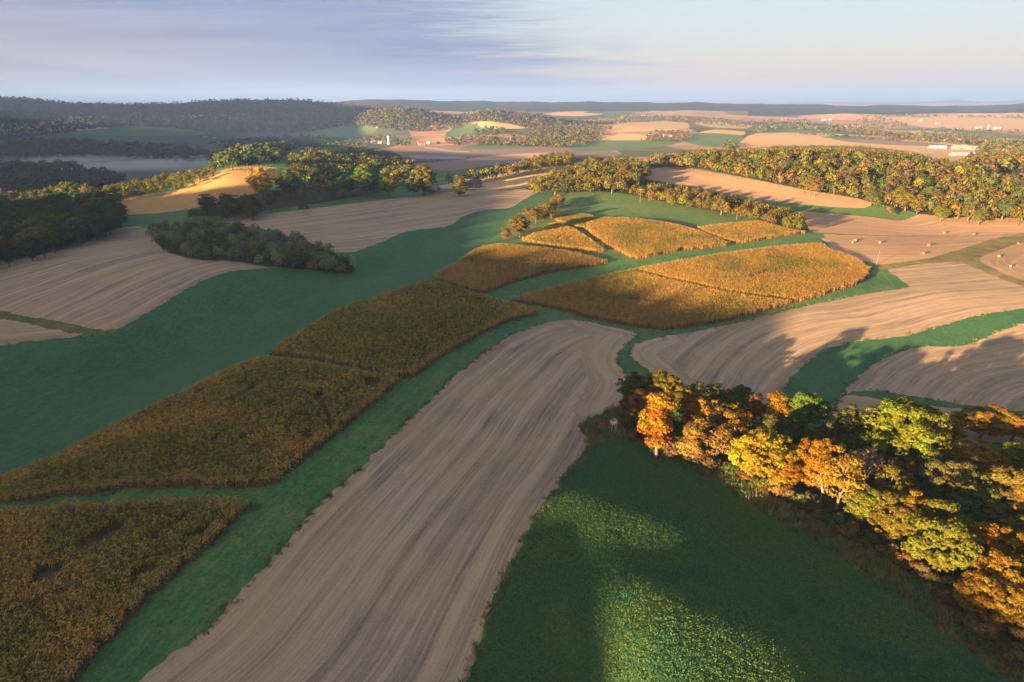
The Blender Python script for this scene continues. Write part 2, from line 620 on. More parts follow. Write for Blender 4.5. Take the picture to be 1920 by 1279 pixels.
def mat_stubble(name, straw, soil, row_w=1.75, contrast=1.0, seed=0.0):
    """Harvested ground: straw left in swathes along the rows with bare soil between."""
    m, t, out = new_mat(name)
    pos = t.new('ShaderNodeNewGeometry').outputs['Position']
    row = attr(t, 'row').outputs['Fac']
    arc = attr(t, 'arc').outputs['Fac']
    wob = t.math('MULTIPLY', t.math('SUBTRACT', t.noise(pos, 0.03, 3), 0.5), 1.8)
    row = t.math('ADD', row, wob)
    cv = t.new('ShaderNodeCombineXYZ')
    t.link(t.math('MULTIPLY', row, 1.0 / row_w), cv.inputs[0])
    t.link(t.math('MULTIPLY', arc, 1.0 / (row_w * 60)), cv.inputs[1])
    cv.inputs[2].default_value = seed
    s1 = t.noise(cv.outputs[0], 0.62, 3, 0.6)
    cv2 = t.new('ShaderNodeCombineXYZ')
    t.link(t.math('MULTIPLY', row, 1.0 / 0.55), cv2.inputs[0])
    t.link(t.math('MULTIPLY', arc, 1.0 / 16.0), cv2.inputs[1])
    s2 = t.noise(cv2.outputs[0], 1.0, 3, 0.6)
    big = t.noise(pos, 0.028, 4, 0.55)
    patch = t.noise(pos, 0.13, 4, 0.6, 0.8)
    fine = t.noise(pos, 2.6, 4, 0.7)
    f = t.math('ADD', t.math('MULTIPLY', t.math('SUBTRACT', s1, 0.5), 2.6 * contrast), t.math('MULTIPLY', t.math('SUBTRACT', s2, 0.5), 1.7 * contrast))
    f = t.math('ADD', f, t.math('MULTIPLY', t.math('SUBTRACT', patch, 0.5), 0.5))
    f = t.math('ADD', f, t.math('MULTIPLY', t.math('SUBTRACT', fine, 0.5), 0.95))
    f = t.math('ADD', f, 0.58, clamp=True)
    col = t.mix(f, soil, straw)
    col = t.mix(t.ramp(big, [(0.40, 0.0), (0.66, 0.55)]), col, (straw[0] * 0.9, straw[1] * 0.88, straw[2] * 0.66))
    gr = t.noise(pos, 0.09, 3, 0.6)
    col = t.mix(t.ramp(gr, [(0.60, 0.0), (0.78, 0.35)]), col, (0.15, 0.16, 0.08))
    speck = t.noise(pos, 7.0, 2, 0.6)
    col = t.mix(t.ramp(speck, [(0.60, 0.0), (0.72, 0.5)]), col, (0.46, 0.36, 0.25))
    h = t.math('ADD', t.math('MULTIPLY', s1, 0.5), t.math('ADD', t.math('MULTIPLY', fine, 0.35), t.math('MULTIPLY', s2, 0.4)))
    principled(t, out, col, 0.95, 0.1, bump(t, h, 0.22, 0.9))
    return m


def mat_green(name, ca, cb, cc, fine_scale=3.0, bump_d=0.12, lane=None, ca_=(0.10, 0.125, 0.045)):
    """Short green cover: clumped leaves, thin places, mower lines."""
    m, t, out = new_mat(name)
    pos = t.new('ShaderNodeNewGeometry').outputs['Position']
    a = t.noise(pos, 0.02, 4, 0.55)
    b = t.noise(pos, 0.16, 4, 0.65, 0.5)
    f = t.noise(pos, fine_scale, 4, 0.7)
    g = t.noise(pos, fine_scale * 0.3, 3, 0.6)
    col = t.mix(t.ramp(a, [(0.35, 0.0), (0.65, 1.0)]), ca, cb)
    col = t.mix(t.ramp(b, [(0.46, 0.0), (0.72, 0.65)]), col, cc)
    if lane is not None:
        # mower and wheel lines along the lane
        ca, sa = math.cos(lane), math.sin(lane)
        sp = t.new('ShaderNodeSeparateXYZ')
        t.link(pos, sp.inputs[0])
        cv = t.new('ShaderNodeCombineXYZ')
        t.link(t.math('ADD', t.math('MULTIPLY', sp.outputs[0], ca / 14), t.math('MULTIPLY', sp.outputs[1], sa / 14)), cv.inputs[0])
        t.link(t.math('ADD', t.math('MULTIPLY', sp.outputs[0], -sa / 0.9), t.math('MULTIPLY', sp.outputs[1], ca / 0.9)), cv.inputs[1])
        ln = t.noise(cv.outputs[0], 1.0, 3, 0.6)
        col = t.mix(t.ramp(ln, [(0.45, 0.0), (0.70, 0.6)]), col, (ca_[0], ca_[1], ca_[2]))
    k = t.ramp(t.math('ADD', t.math('MULTIPLY', f, 0.7), t.math('MULTIPLY', g, 0.3)), [(0.30, 0.45), (0.70, 1.5)])
    col = t.mix(1.0, col, k, 'MULTIPLY')
    principled(t, out, col, 0.85, 0.2, bump(t, f, bump_d, 0.9))
    return m


def mat_rough_grass(name, ca, cb, scale=0.12):
    m, t, out = new_mat(name)
    pos = t.new('ShaderNodeNewGeometry').outputs['Position']
    a = t.noise(pos, scale, 6, 0.65, 0.6)
    f = t.noise(pos, 1.9, 4, 0.7)
    col = t.mix(t.ramp(a, [(0.36, 0.0), (0.64, 1.0)]), ca, cb)
    col = t.mix(1.0, col, t.ramp(f, [(0.3, 0.6), (0.7, 1.35)]), 'MULTIPLY')
    principled(t, out, col, 0.9, 0.15, bump(t, f, 0.25, 0.9))
    return m


def mat_far_land(name):
    """Country beyond the farm: a patchwork of cut, green and rough fields."""
    m, t, out = new_mat(name)
    pos = t.new('ShaderNodeNewGeometry').outputs['Position']
    dis = t.new('ShaderNodeTexNoise')
    dis.inputs['Scale'].default_value = 0.004
    dis.inputs['Detail'].default_value = 3
    t.link(pos, dis.inputs['Vector'])
    p = t.vmath('ADD', t.vmath('MULTIPLY', pos, (1.0, 0.55, 0.0)), t.vmath('MULTIPLY', dis.outputs[1], (160, 160, 0)))
    v = t.new('ShaderNodeTexVoronoi')
    v.inputs['Scale'].default_value = 0.0032
    t.link(p, v.inputs['Vector'])
    sep = t.new('ShaderNodeSeparateColor')
    t.link(v.outputs['Color'], sep.inputs[0])
    col = t.ramp(sep.outputs[0], [(0.0, (0.30, 0.19, 0.11)), (0.30, (0.07, 0.085, 0.03)), (0.44, (0.38, 0.24, 0.135)), (0.64, (0.13, 0.11, 0.045)), (0.76, (0.45, 0.28, 0.15)), (0.92, (0.08, 0.11, 0.04))], 'CONSTANT')
    n = t.noise(pos, 0.012, 6, 0.65)
    col = t.mix(1.0, col, t.ramp(n, [(0.3, 0.7), (0.7, 1.25)]), 'MULTIPLY')
    principled(t, out, col, 0.95, 0.05)
    return m


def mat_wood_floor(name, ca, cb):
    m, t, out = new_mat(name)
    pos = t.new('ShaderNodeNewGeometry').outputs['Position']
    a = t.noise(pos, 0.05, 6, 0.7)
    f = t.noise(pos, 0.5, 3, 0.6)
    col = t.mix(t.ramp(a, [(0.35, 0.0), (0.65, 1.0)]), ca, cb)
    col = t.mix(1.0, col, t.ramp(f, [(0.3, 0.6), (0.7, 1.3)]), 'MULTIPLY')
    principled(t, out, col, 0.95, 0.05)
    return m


STRAW, SOIL = (0.325, 0.250, 0.178), (0.112, 0.088, 0.072)
M = {
    'stubble': mat_stubble('stubble', STRAW, SOIL),
    'stubble_sunlit': mat_stubble('stubble_sunlit', (0.37, 0.245, 0.150), (0.19, 0.128, 0.090), 2.8, 0.9, 3.0),  # brighter, warmer copy of the stubble: sunlight put into the colour of lit fields
    'stubble_far': mat_stubble('stubble_far', (0.47, 0.32, 0.165), (0.32, 0.22, 0.12), 6.0, 0.9, 5.0),
    'alfalfa': mat_green('alfalfa', (0.018, 0.078, 0.032), (0.028, 0.098, 0.038), (0.050, 0.105, 0.034), 1.8, 0.2, math.radians(73), (0.040, 0.100, 0.034)),
    'grass_strip': mat_green('grass_strip', (0.022, 0.092, 0.030), (0.040, 0.125, 0.036), (0.105, 0.122, 0.042), 1.6, 0.3, math.radians(72)),
    'meadow': mat_green('meadow', (0.052, 0.115, 0.032), (0.078, 0.140, 0.036), (0.115, 0.140, 0.04), 1.2),
    'rough': mat_rough_grass('rough_grass', (0.045, 0.078, 0.026), (0.125, 0.105, 0.048)),
    'dry': mat_rough_grass('dry_grass', (0.070, 0.090, 0.030), (0.20, 0.150, 0.065), 0.10),
    'gravel': mat_rough_grass('gravel', (0.26, 0.21, 0.16), (0.33, 0.27, 0.20), 0.3),
    'golden': mat_rough_grass('golden_grass', (0.27, 0.165, 0.06), (0.37, 0.225, 0.085), 0.06),
    'corn_soil': mat_rough_grass('corn_soil', (0.075, 0.055, 0.032), (0.11, 0.078, 0.042), 0.3),
    'valley': mat_rough_grass('valley_grass', (0.045, 0.070, 0.040), (0.075, 0.085, 0.045), 0.01),
    'far': mat_far_land('far_land'),
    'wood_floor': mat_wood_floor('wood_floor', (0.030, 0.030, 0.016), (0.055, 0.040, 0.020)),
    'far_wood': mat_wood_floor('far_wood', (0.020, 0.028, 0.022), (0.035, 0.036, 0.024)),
    'brown_field': mat_stubble('brown_field', (0.21, 0.150, 0.125), (0.14, 0.10, 0.085), 6.0, 0.5, 9.0),
}

# ------------------------------------------------------------------ fields, outlined on the photograph and laid on the terrain
# name, material, label, guide polyline for the rows (pixels), outline (pixels); later ones lie on top
STR_LEFT = [(200, 622), (240, 607), (320, 560), (390, 522), (440, 508), (510, 503)]
FIELDS = [
    ('valley_floor', 'valley', 'misty green valley floor below the wooded hills', None,
     [(-500, 345), (-300, 300), (-60, 262), (120, 246), (400, 244), (700, 232), (760, 240), (770, 262), (700, 284), (560, 296), (480, 300), (380, 322), (230, 345), (0, 395), (-200, 420)]),
    ('green_field', 'meadow', 'pale green hay field under the far left hills', None,
     [(130, 249), (200, 241), (280, 238), (370, 245), (385, 252), (300, 255), (200, 254)]),
    ('green_field', 'meadow', 'green slope behind the silo farm', None, [(568, 251), (640, 238), (700, 235), (706, 246), (640, 263), (600, 263)]),
    ('green_field', 'meadow', 'blue green field below the reddish wooded knoll', None, [(835, 255), (850, 240), (900, 231), (906, 245), (860, 257)]),
    ('stubble_field', 'stubble_far', 'small tan field on the slope of the reddish wooded knoll', [(895, 229), (985, 240)], [(895, 229), (930, 228), (960, 233), (985, 240), (940, 242), (905, 240)]),
    ('stubble_field', 'brown_field', 'purple brown flat field around the long white sheds', [(690, 281), (1000, 268)],
     [(700, 282), (760, 276), (860, 272), (1000, 275), (1130, 276), (1165, 290), (1080, 296), (960, 305), (840, 320), (780, 314), (740, 300)]),
    ('green_field', 'meadow', 'green field beside the farm on the valley floor', None, [(860, 278), (920, 268), (1000, 262), (1010, 270), (980, 277), (910, 280)]),
    ('stubble_field', 'stubble_far', 'tan rounded field lit by the sun beside the far farmstead', [(1130, 245), (1290, 240)], [(1130, 245), (1170, 231), (1210, 225), (1290, 231), (1292, 240), (1220, 246)]),
    ('stubble_field', 'stubble_far', 'narrow tan field in front of the rounded tan hill', [(1110, 262), (1225, 258)], [(1112, 262), (1140, 254), (1180, 251), (1222, 256), (1215, 262), (1160, 264)]),
    ('green_field', 'meadow', 'green slope below the rounded tan hill', None, [(1060, 272), (1120, 264), (1215, 263), (1290, 262), (1240, 275), (1150, 282), (1080, 283)]),
    ('green_field', 'meadow', 'green field left of the wide pink tan plain', None, [(1285, 266), (1300, 252), (1345, 250), (1392, 254), (1388, 268), (1340, 276)]),
    ('stubble_field', 'stubble_far', 'small tan field above the green field on the plain', [(1310, 250), (1400, 248)], [(1310, 249), (1340, 243), (1398, 247), (1395, 253), (1345, 250)]),
    ('green_field', 'meadow', 'green band along the top of the wide pink tan plain', None, [(1420, 247), (1500, 240), (1620, 245), (1560, 251), (1480, 250)]),
    ('stubble_field', 'stubble_far', 'wide pink tan plain behind the sunlit wooded hill', [(1390, 275), (1900, 290)],
     [(1388, 278), (1400, 256), (1430, 249), (1560, 251), (1700, 261), (1800, 270), (1860, 282), (1830, 300), (1700, 306), (1500, 300)]),
    ('stubble_field', 'stubble_far', 'far tan field before the blue ridge', [(1620, 222), (1700, 226)], [(1615, 221), (1660, 217), (1720, 221), (1700, 227), (1650, 226)]),
    ('stubble_field', 'stubble_far', 'long far tan field below the grey wooded ridge', [(1700, 225), (1920, 232)], [(1690, 229), (1720, 222), (1800, 218), (1990, 224), (1990, 234), (1860, 236), (1740, 238)]),
    ('stubble_field', 'stubble_far', 'tan field between copses near the right farm', [(1900, 268), (1990, 268)], [(1830, 318), (1880, 310), (1990, 312), (1990, 322), (1880, 324)]),
    ('stubble_field', 'stubble_far', 'small orange tan field beyond the end of the wooded hill', [(1860, 330), (1990, 326)], [(1862, 326), (1900, 319), (1990, 320), (1990, 345), (1900, 340)]),
    ('stubble_field', 'stubble_far', 'tan strip right of the rounded tan hill', [(1300, 232), (1420, 236)], [(1300, 230), (1350, 229), (1412, 235), (1400, 241), (1330, 238)]),
    ('green_field', 'meadow', 'thin green strip on the plain before the woodland', None, [(1130, 227), (1200, 223), (1260, 226), (1190, 229)]),
    ('stubble_field', 'stubble_far', 'pale strip under the blue ridge', [(1020, 213), (1120, 215)], [(1020, 214), (1070, 211), (1130, 214), (1080, 218)]),
    ('stubble_field', 'brown_field', 'brown ploughed strip across the wide tan plain', [(1560, 262), (1800, 274)], [(1560, 260), (1640, 261), (1740, 268), (1800, 275), (1700, 273), (1600, 267)]),
    ('green_field', 'meadow', 'green strip in the wide tan plain', None, [(1540, 257), (1600, 255), (1660, 259), (1600, 262)]),
    ('green_field', 'meadow', 'green pasture beside the far right silo', None, [(1660, 242), (1760, 240), (1880, 250), (1990, 256), (1990, 262), (1860, 258), (1740, 248)]),
    ('stubble_field', 'stubble_far', 'orange tan field among the woodland on the plain', [(1680, 248), (1760, 250)], [(1670, 248), (1720, 245), (1775, 249), (1730, 253)]),
    ('green_field', 'meadow', 'green pasture right of the row of sheds', None, [(1850, 286), (1920, 282), (1990, 284), (1990, 292), (1900, 294)]),
    ('stubble_field', 'stubble_far', 'tan field on the slope over the far silo', [(1790, 236), (1990, 238)], [(1770, 237), (1850, 234), (1990, 236), (1990, 241), (1880, 243)]),
    ('stubble_field', 'brown_field', 'brown field below the green slope of the silo farm', [(640, 268), (760, 262)], [(660, 264), (720, 255), (800, 256), (780, 264), (720, 270)]),
    ('stubble_field', 'stubble_far', 'thin tan strip beyond the long white sheds', [(880, 300), (1010, 288)], [(870, 300), (940, 291), (1030, 286), (1060, 290), (960, 299)]),
    ('green_field', 'meadow', 'green slope beyond the golden grass knoll', None, [(440, 312), (500, 302), (545, 291), (548, 300), (500, 312), (470, 318)]),
    ('stubble_field', 'stubble_far', 'curving tan field with tree row behind the houses', [(830, 345), (900, 335), (1000, 318), (1050, 310)],
     [(820, 350), (900, 334), (1000, 317), (1050, 309), (1120, 300), (1180, 296), (1160, 303), (1090, 312), (1060, 326), (975, 352), (920, 354), (860, 354)]),
    ('golden_field', 'golden', 'golden dry grass knoll lit by low sun', None,
     [(222, 388), (240, 371), (340, 353), (370, 336), (420, 318), (470, 311), (525, 318), (510, 345), (475, 370), (385, 386), (330, 396), (262, 402), (232, 402)]),
    ('stubble_field', 'stubble_sunlit', 'pale stubble crescent on the hill beyond the tree row', [(1205, 325), (1240, 314), (1290, 315), (1400, 335), (1500, 355), (1600, 372)],
     [(1190, 332), (1210, 321), (1240, 314), (1290, 315), (1400, 334), (1500, 354), (1600, 371), (1636, 382), (1620, 390), (1560, 388), (1450, 377), (1360, 362), (1300, 350), (1240, 340)]),
    ('green_field', 'meadow', 'green band under the pale stubble crescent', None,
     [(1350, 362), (1450, 377), (1560, 388), (1620, 390), (1640, 383), (1700, 393), (1716, 403), (1690, 413), (1640, 406), (1540, 397), (1480, 390), (1400, 376)]),
    ('stubble_field', 'stubble_sunlit', 'sunlit swirled stubble between the tree row and wooded hill', [(1530, 402), (1600, 405), (1680, 414), (1722, 404), (1800, 408), (1990, 405)],
     [(1488, 398), (1540, 399), (1640, 408), (1690, 414), (1722, 402), (1800, 407), (1990, 403), (1990, 425), (1880, 440), (1700, 442), (1570, 438), (1516, 432)]),
    ('stubble_field', 'stubble_sunlit', 'pink tan stubble field dotted with round bales', [(1560, 452), (1700, 452), (1990, 430)],
     [(1545, 441), (1570, 440), (1700, 443), (1880, 441), (1990, 428), (1990, 434), (1880, 456), (1790, 480), (1720, 492), (1660, 497), (1600, 483), (1565, 468)]),
    ('stubble_field', 'stubble_sunlit', 'stubble field with bales beyond the weedy ditch', [(1920, 450), (1830, 485), (1870, 510)],
     [(1990, 442), (1920, 453), (1836, 485), (1870, 508), (1925, 527), (1990, 545)]),
    ('stubble_field', 'stubble', 'wide grey brown stubble field draped behind the houses', [(420, 410), (560, 394), (700, 378), (860, 358), (1010, 357)],
     [(420, 411), (560, 394), (700, 377), (860, 358), (930, 355), (1010, 358), (985, 372), (955, 391), (905, 394), (875, 407), (840, 425), (750, 441), (680, 467), (655, 474), (620, 470), (560, 448), (500, 432)]),
    ('stubble_field', 'stubble', 'grey brown stubble field beside the dark wood', STR_LEFT,
     [(-200, 540), (0, 491), (60, 481), (160, 456), (200, 434), (260, 424), (292, 440), (302, 468), (360, 486), (430, 490), (505, 503), (440, 508), (390, 522), (320, 560), (240, 607), (195, 620), (150, 610), (80, 598), (30, 589), (0, 581), (-200, 560)]),
    ('stubble_field', 'stubble', 'narrow wedge of stubble below the ditch', [(-60, 640), (0, 640), (150, 630)],
     [(-200, 590), (0, 599), (60, 607), (150, 626), (100, 637), (0, 649), (-200, 668)]),
    ('green_field', 'alfalfa', 'dark green field sweeping past the shrub belt', None,
     [(-300, 690), (-60, 658), (0, 648), (100, 636), (200, 625), (240, 607), (320, 560), (390, 522), (440, 508), (510, 503), (620, 510), (665, 514), (668, 476), (700, 462), (760, 435), (840, 424),
      (870, 405), (910, 393), (958, 389), (990, 370), (1015, 358), (1055, 360), (1020, 385), (960, 405), (935, 440), (905, 458), (860, 492), (818, 522), (760, 540), (640, 585), (560, 632), (515, 668),
      (450, 690), (330, 752), (200, 815), (100, 865), (0, 912), (-100, 960), (-400, 1100)]),
    ('green_field', 'meadow', 'sunlit green field behind the small corn plots', None,
     [(1040, 400), (1065, 358), (1110, 358), (1180, 364), (1250, 381), (1330, 395), (1420, 409), (1350, 419), (1300, 426), (1200, 412), (1120, 407), (1060, 398)]),
    ('stubble_field', 'stubble', 'long grey brown stubble strip running between corn and green field',
     [(1060, 600), (1000, 612), (940, 640), (870, 690), (800, 755), (720, 835), (640, 910), (560, 990), (480, 1080), (400, 1170), (330, 1225), (260, 1279), (150, 1370)],
     [(1060, 600), (1110, 605), (1150, 614), (1195, 626), (1172, 645), (1158, 680), (1184, 716), (1178, 742), (1162, 772), (1138, 792), (1108, 832), (1062, 890), (1002, 970), (955, 1060), (905, 1180), (872, 1279), (840, 1370), (640, 1420), (150, 1370),
      (260, 1279), (330, 1225), (400, 1170), (480, 1080), (560, 990), (640, 910), (720, 835), (800, 755), (870, 690), (940, 640), (1000, 612)]),
    ('green_field', 'alfalfa', 'near green field with sunlit patches beside the autumn wood', None,
     [(1145, 826), (1200, 832), (1262, 862), (1335, 893), (1440, 962), (1560, 1032), (1680, 1112), (1800, 1202), (1900, 1285), (2010, 1380), (1800, 1420), (1200, 1430), (845, 1380), (880, 1270), (915, 1170), (962, 1062), (1010, 972), (1070, 892), (1118, 838)]),
    ('stubble_field', 'stubble', 'grey brown stubble field curving from the strip to the weedy ditch',
     [(1430, 800), (1460, 745), (1480, 710), (1530, 665), (1600, 640), (1700, 625), (1760, 606), (1840, 586), (1920, 578), (2100, 560)],
     [(1181, 660), (1195, 645), (1230, 634), (1350, 612), (1480, 582), (1600, 556), (1690, 541), (1705, 538), (1686, 522), (1664, 505), (1700, 497), (1790, 490), (1860, 515), (1925, 535), (2050, 560), (2050, 572), (1920, 579), (1840, 590), (1760, 613), (1700, 629),
      (1600, 642), (1535, 664), (1485, 710), (1455, 750), (1420, 800), (1330, 760), (1240, 715), (1212, 690), (1190, 676)]),
    ('green_field', 'alfalfa', 'curved dark green strip between two stubble fields', None,
     [(1400, 830), (1455, 750), (1485, 710), (1535, 664), (1600, 642), (1700, 629), (1760, 613), (1840, 590), (1920, 579), (2050, 572), (2050, 590), (1920, 606), (1855, 630), (1810, 648), (1720, 652), (1648, 678), (1594, 720), (1560, 772), (1530, 840)]),
    ('stubble_field', 'stubble', 'grey brown stubble field above the autumn wood',
     [(1500, 850), (1560, 772), (1594, 720), (1648, 678), (1720, 650), (1850, 628), (2050, 588)],
     [(1530, 840), (1560, 772), (1594, 720), (1648, 678), (1720, 652), (1810, 648), (1855, 631), (1920, 607), (2050, 590), (2200, 620), (2200, 778), (1920, 772), (1800, 757), (1590, 736)]),
    ('stubble_field', 'stubble', 'stubble headland between the grassy line and autumn wood', [(1560, 752), (1920, 788), (2200, 800)],
     [(1530, 845), (1560, 785), (1585, 742), (1700, 758), (1800, 767), (1920, 783), (2200, 795), (2200, 860), (1900, 830), (1700, 850)]),
    ('farm_track', 'gravel', 'pale dirt track round the end of the largest corn field', None,
     [(1541, 446), (1552, 449), (1564, 458), (1572, 470), (1592, 482), (1588, 485), (1566, 474), (1556, 461), (1546, 452)]),
    ('farm_track', 'gravel', 'pale lane leading to the valley farmhouse', None,
     [(795, 276), (812, 276), (840, 281), (880, 284), (880, 286), (836, 284), (808, 279), (795, 278)]),
    ('rough_margin', 'rough', 'brown weedy margin at the tip of the wood', None,
     [(1140, 822), (1110, 836), (1062, 893), (1060, 888), (1105, 826), (1085, 800), (1130, 772), (1170, 758), (1210, 740), (1290, 745), (1400, 790), (1500, 815), (1620, 800), (1760, 830), (1920, 860), (2200, 900), (2200, 1500), (2020, 1390), (1900, 1290), (1800, 1207), (1680, 1118), (1560, 1038), (1440, 968), (1335, 899), (1262, 868), (1200, 838)]),
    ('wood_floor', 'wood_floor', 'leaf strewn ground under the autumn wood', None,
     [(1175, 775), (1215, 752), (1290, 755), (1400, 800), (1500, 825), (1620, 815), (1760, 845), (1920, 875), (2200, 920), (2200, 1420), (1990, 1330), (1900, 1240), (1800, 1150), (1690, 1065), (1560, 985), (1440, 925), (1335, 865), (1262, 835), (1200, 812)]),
    ('rough_margin', 'dry', 'weedy ditch between the bale fields', None,
     [(1640, 500), (1680, 493), (1740, 484), (1800, 468), (1860, 448), (1930, 436), (1990, 432), (1990, 442), (1920, 454), (1840, 484), (1872, 508), (1925, 527), (2050, 550), (2050, 560), (1920, 537), (1856, 514), (1800, 493), (1720, 496), (1660, 506)]),
    ('rough_margin', 'rough', 'weedy ditch between the two left stubble fields', None,
     [(-200, 562), (0, 583), (40, 591), (100, 602), (160, 613), (205, 620), (235, 612), (205, 626), (150, 627), (60, 608), (0, 599), (-200, 588)]),
    ('rough_margin', 'rough', 'dark weedy gap between the two near corn plots', None,
     [(500, 668), (560, 672), (640, 686), (740, 712), (752, 708), (690, 692), (600, 672), (510, 660)]),
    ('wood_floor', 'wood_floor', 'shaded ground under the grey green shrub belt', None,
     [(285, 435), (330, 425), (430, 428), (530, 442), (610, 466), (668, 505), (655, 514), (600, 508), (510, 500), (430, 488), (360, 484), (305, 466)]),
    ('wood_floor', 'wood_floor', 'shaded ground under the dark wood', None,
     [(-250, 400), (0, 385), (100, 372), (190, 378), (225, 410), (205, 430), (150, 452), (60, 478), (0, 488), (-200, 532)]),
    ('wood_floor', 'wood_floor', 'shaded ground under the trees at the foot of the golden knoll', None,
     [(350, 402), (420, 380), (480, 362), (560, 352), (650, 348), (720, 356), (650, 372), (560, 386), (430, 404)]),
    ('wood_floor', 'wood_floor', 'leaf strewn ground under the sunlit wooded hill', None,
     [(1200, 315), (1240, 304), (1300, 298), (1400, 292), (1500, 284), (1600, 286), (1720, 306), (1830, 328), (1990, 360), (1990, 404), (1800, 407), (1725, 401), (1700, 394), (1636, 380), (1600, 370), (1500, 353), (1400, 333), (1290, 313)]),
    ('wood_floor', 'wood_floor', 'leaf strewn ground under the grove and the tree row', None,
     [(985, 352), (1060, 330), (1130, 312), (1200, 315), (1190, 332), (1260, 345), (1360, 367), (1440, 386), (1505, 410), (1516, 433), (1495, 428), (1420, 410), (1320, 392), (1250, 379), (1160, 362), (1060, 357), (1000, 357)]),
    ('rough_margin', 'rough', 'dark hedge bank beside the corn plots', None,
     [(940, 446), (960, 412), (1010, 388), (1050, 364), (1066, 362), (1040, 398), (1000, 428), (962, 450)]),
]

# standing corn: label, outline (near edges at the foot of the stand, far edges along its top), row guide, plants per square metre, green share
CORN = [
    ('brown corn plot in the shaded near corner with trampled gaps', [(-160, 975), (0, 952), (60, 946), (200, 938), (330, 931), (440, 931), (474, 944), (442, 978), (382, 1032), (302, 1104), (204, 1204), (122, 1285), (40, 1370), (-160, 1400)], (30, 1370, 470, 950), 3.6, 0.35),
    ('long olive brown corn plot in shade with a torn dark lane', [(-200, 1000), (-60, 925), (0, 891), (100, 850), (200, 800), (330, 736), (450, 679), (496, 667), (562, 673), (650, 687), (742, 708), (700, 760), (622, 820), (562, 870), (505, 913), (430, 914), (330, 915), (200, 924), (60, 940), (-60, 950)], (500, 913, 742, 713), 3.0, 0.5),
    ('olive corn plot on the rise with a pointed tip beside the grass lane', [(510, 661), (560, 621), (640, 576), (720, 549), (800, 525), (830, 528), (900, 550), (960, 567), (1012, 580), (1000, 592), (950, 606), (880, 640), (820, 675), (763, 710), (690, 697), (600, 677)], (763, 708, 1000, 592), 2.8, 0.55),
    ('golden corn plot half in sun below the hedge', [(812, 519), (860, 485), (900, 462), (940, 456), (1000, 461), (1080, 472), (1140, 489), (1133, 497), (1060, 508), (1000, 520), (950, 535), (902, 551), (860, 539)], (902, 551, 1133, 497), 2.3, 0.1),
    ('largest golden corn field with a dark lane across it', [(960, 562), (1000, 545), (1100, 520), (1200, 500), (1300, 482), (1400, 467), (1540, 454), (1560, 466), (1600, 480), (1626, 500), (1618, 526), (1560, 550), (1450, 580), (1350, 605), (1250, 619), (1200, 615), (1120, 600), (1040, 580)], (1000, 545, 1540, 455), 2.3, 0.08),
    ('small golden corn plot between the hedge and a dark path', [(980, 450), (1010, 430), (1040, 417), (1080, 430), (1140, 465), (1136, 475), (1080, 470), (1010, 460)], (980, 450, 1140, 470), 2.3, 0.1),
    ('tiny corn plot at the foot of the green hill field', [(1030, 404), (1060, 397), (1116, 406), (1096, 431), (1040, 415)], (1030, 410, 1110, 420), 2.3, 0.15),
    ('bright golden corn plot between two green strips', [(1100, 432), (1125, 408), (1200, 409), (1290, 425), (1368, 455), (1358, 463), (1290, 470), (1230, 480), (1190, 487), (1150, 470)], (1190, 487, 1368, 458), 2.2, 0.03),
    ('golden corn plot ending in a point under the tree row', [(1310, 427), (1400, 414), (1420, 413), (1470, 425), (1508, 437), (1440, 449), (1376, 457)], (1376, 457, 1508, 440), 2.2, 0.03),
]
CORN_H = 1.9
HEADLAND = {'long grey brown stubble strip running between corn and green field': ([(1110, 605), (1150, 614), (1195, 626), (1172, 645), (1158, 680), (1184, 716), (1178, 742), (1162, 772)], 11.0),
            'grey brown stubble field curving from the strip to the weedy ditch': ([(1330, 760), (1240, 715), (1212, 690), (1190, 676), (1181, 660), (1195, 645), (1230, 634)], 9.0)}


def world_outline(pts, top=0.0):
    """Pixel outline -> ground outline; far edges are taken `top` metres up."""
    s = spline(pts, True, 6.0)
    if top:
        d = np.roll(s, -1, 0) - np.roll(s, 1, 0)
        nrm = np.stack([d[:, 1], -d[:, 0]], -1)
        area = 0.5 * np.sum(s[:, 0] * np.roll(s[:, 1], -1) - np.roll(s[:, 0], -1) * s[:, 1])
        nrm *= np.sign(area)
        ny = nrm[:, 1] / (np.hypot(nrm[:, 0], nrm[:, 1]) + 1e-9)      # outward, + is down in the picture
        up = np.clip(-ny * 2.2, 0, 1) * top
    else:
        up = 0.0
    P = unproj(s[:, 0], s[:, 1], up)
    # ragged edges: the same shift for neighbours that share the edge
    x, y = P[:, 0], P[:, 1]
    k = np.where(np.hypot(x, y) < 600, 1.0, 0.0)
    P[:, 0] += k * (0.35 * np.sin(x * 0.9 + 1.7 * np.sin(y * 0.53)) + 0.25 * np.sin(y * 1.7 + x * 0.7))
    P[:, 1] += k * (0.35 * np.sin(y * 0.8 + 1.9 * np.sin(x * 0.47)) + 0.25 * np.sin(x * 1.9 - y * 0.6))
    P[:, 2] = zf(P[:, 0], P[:, 1])
    return P


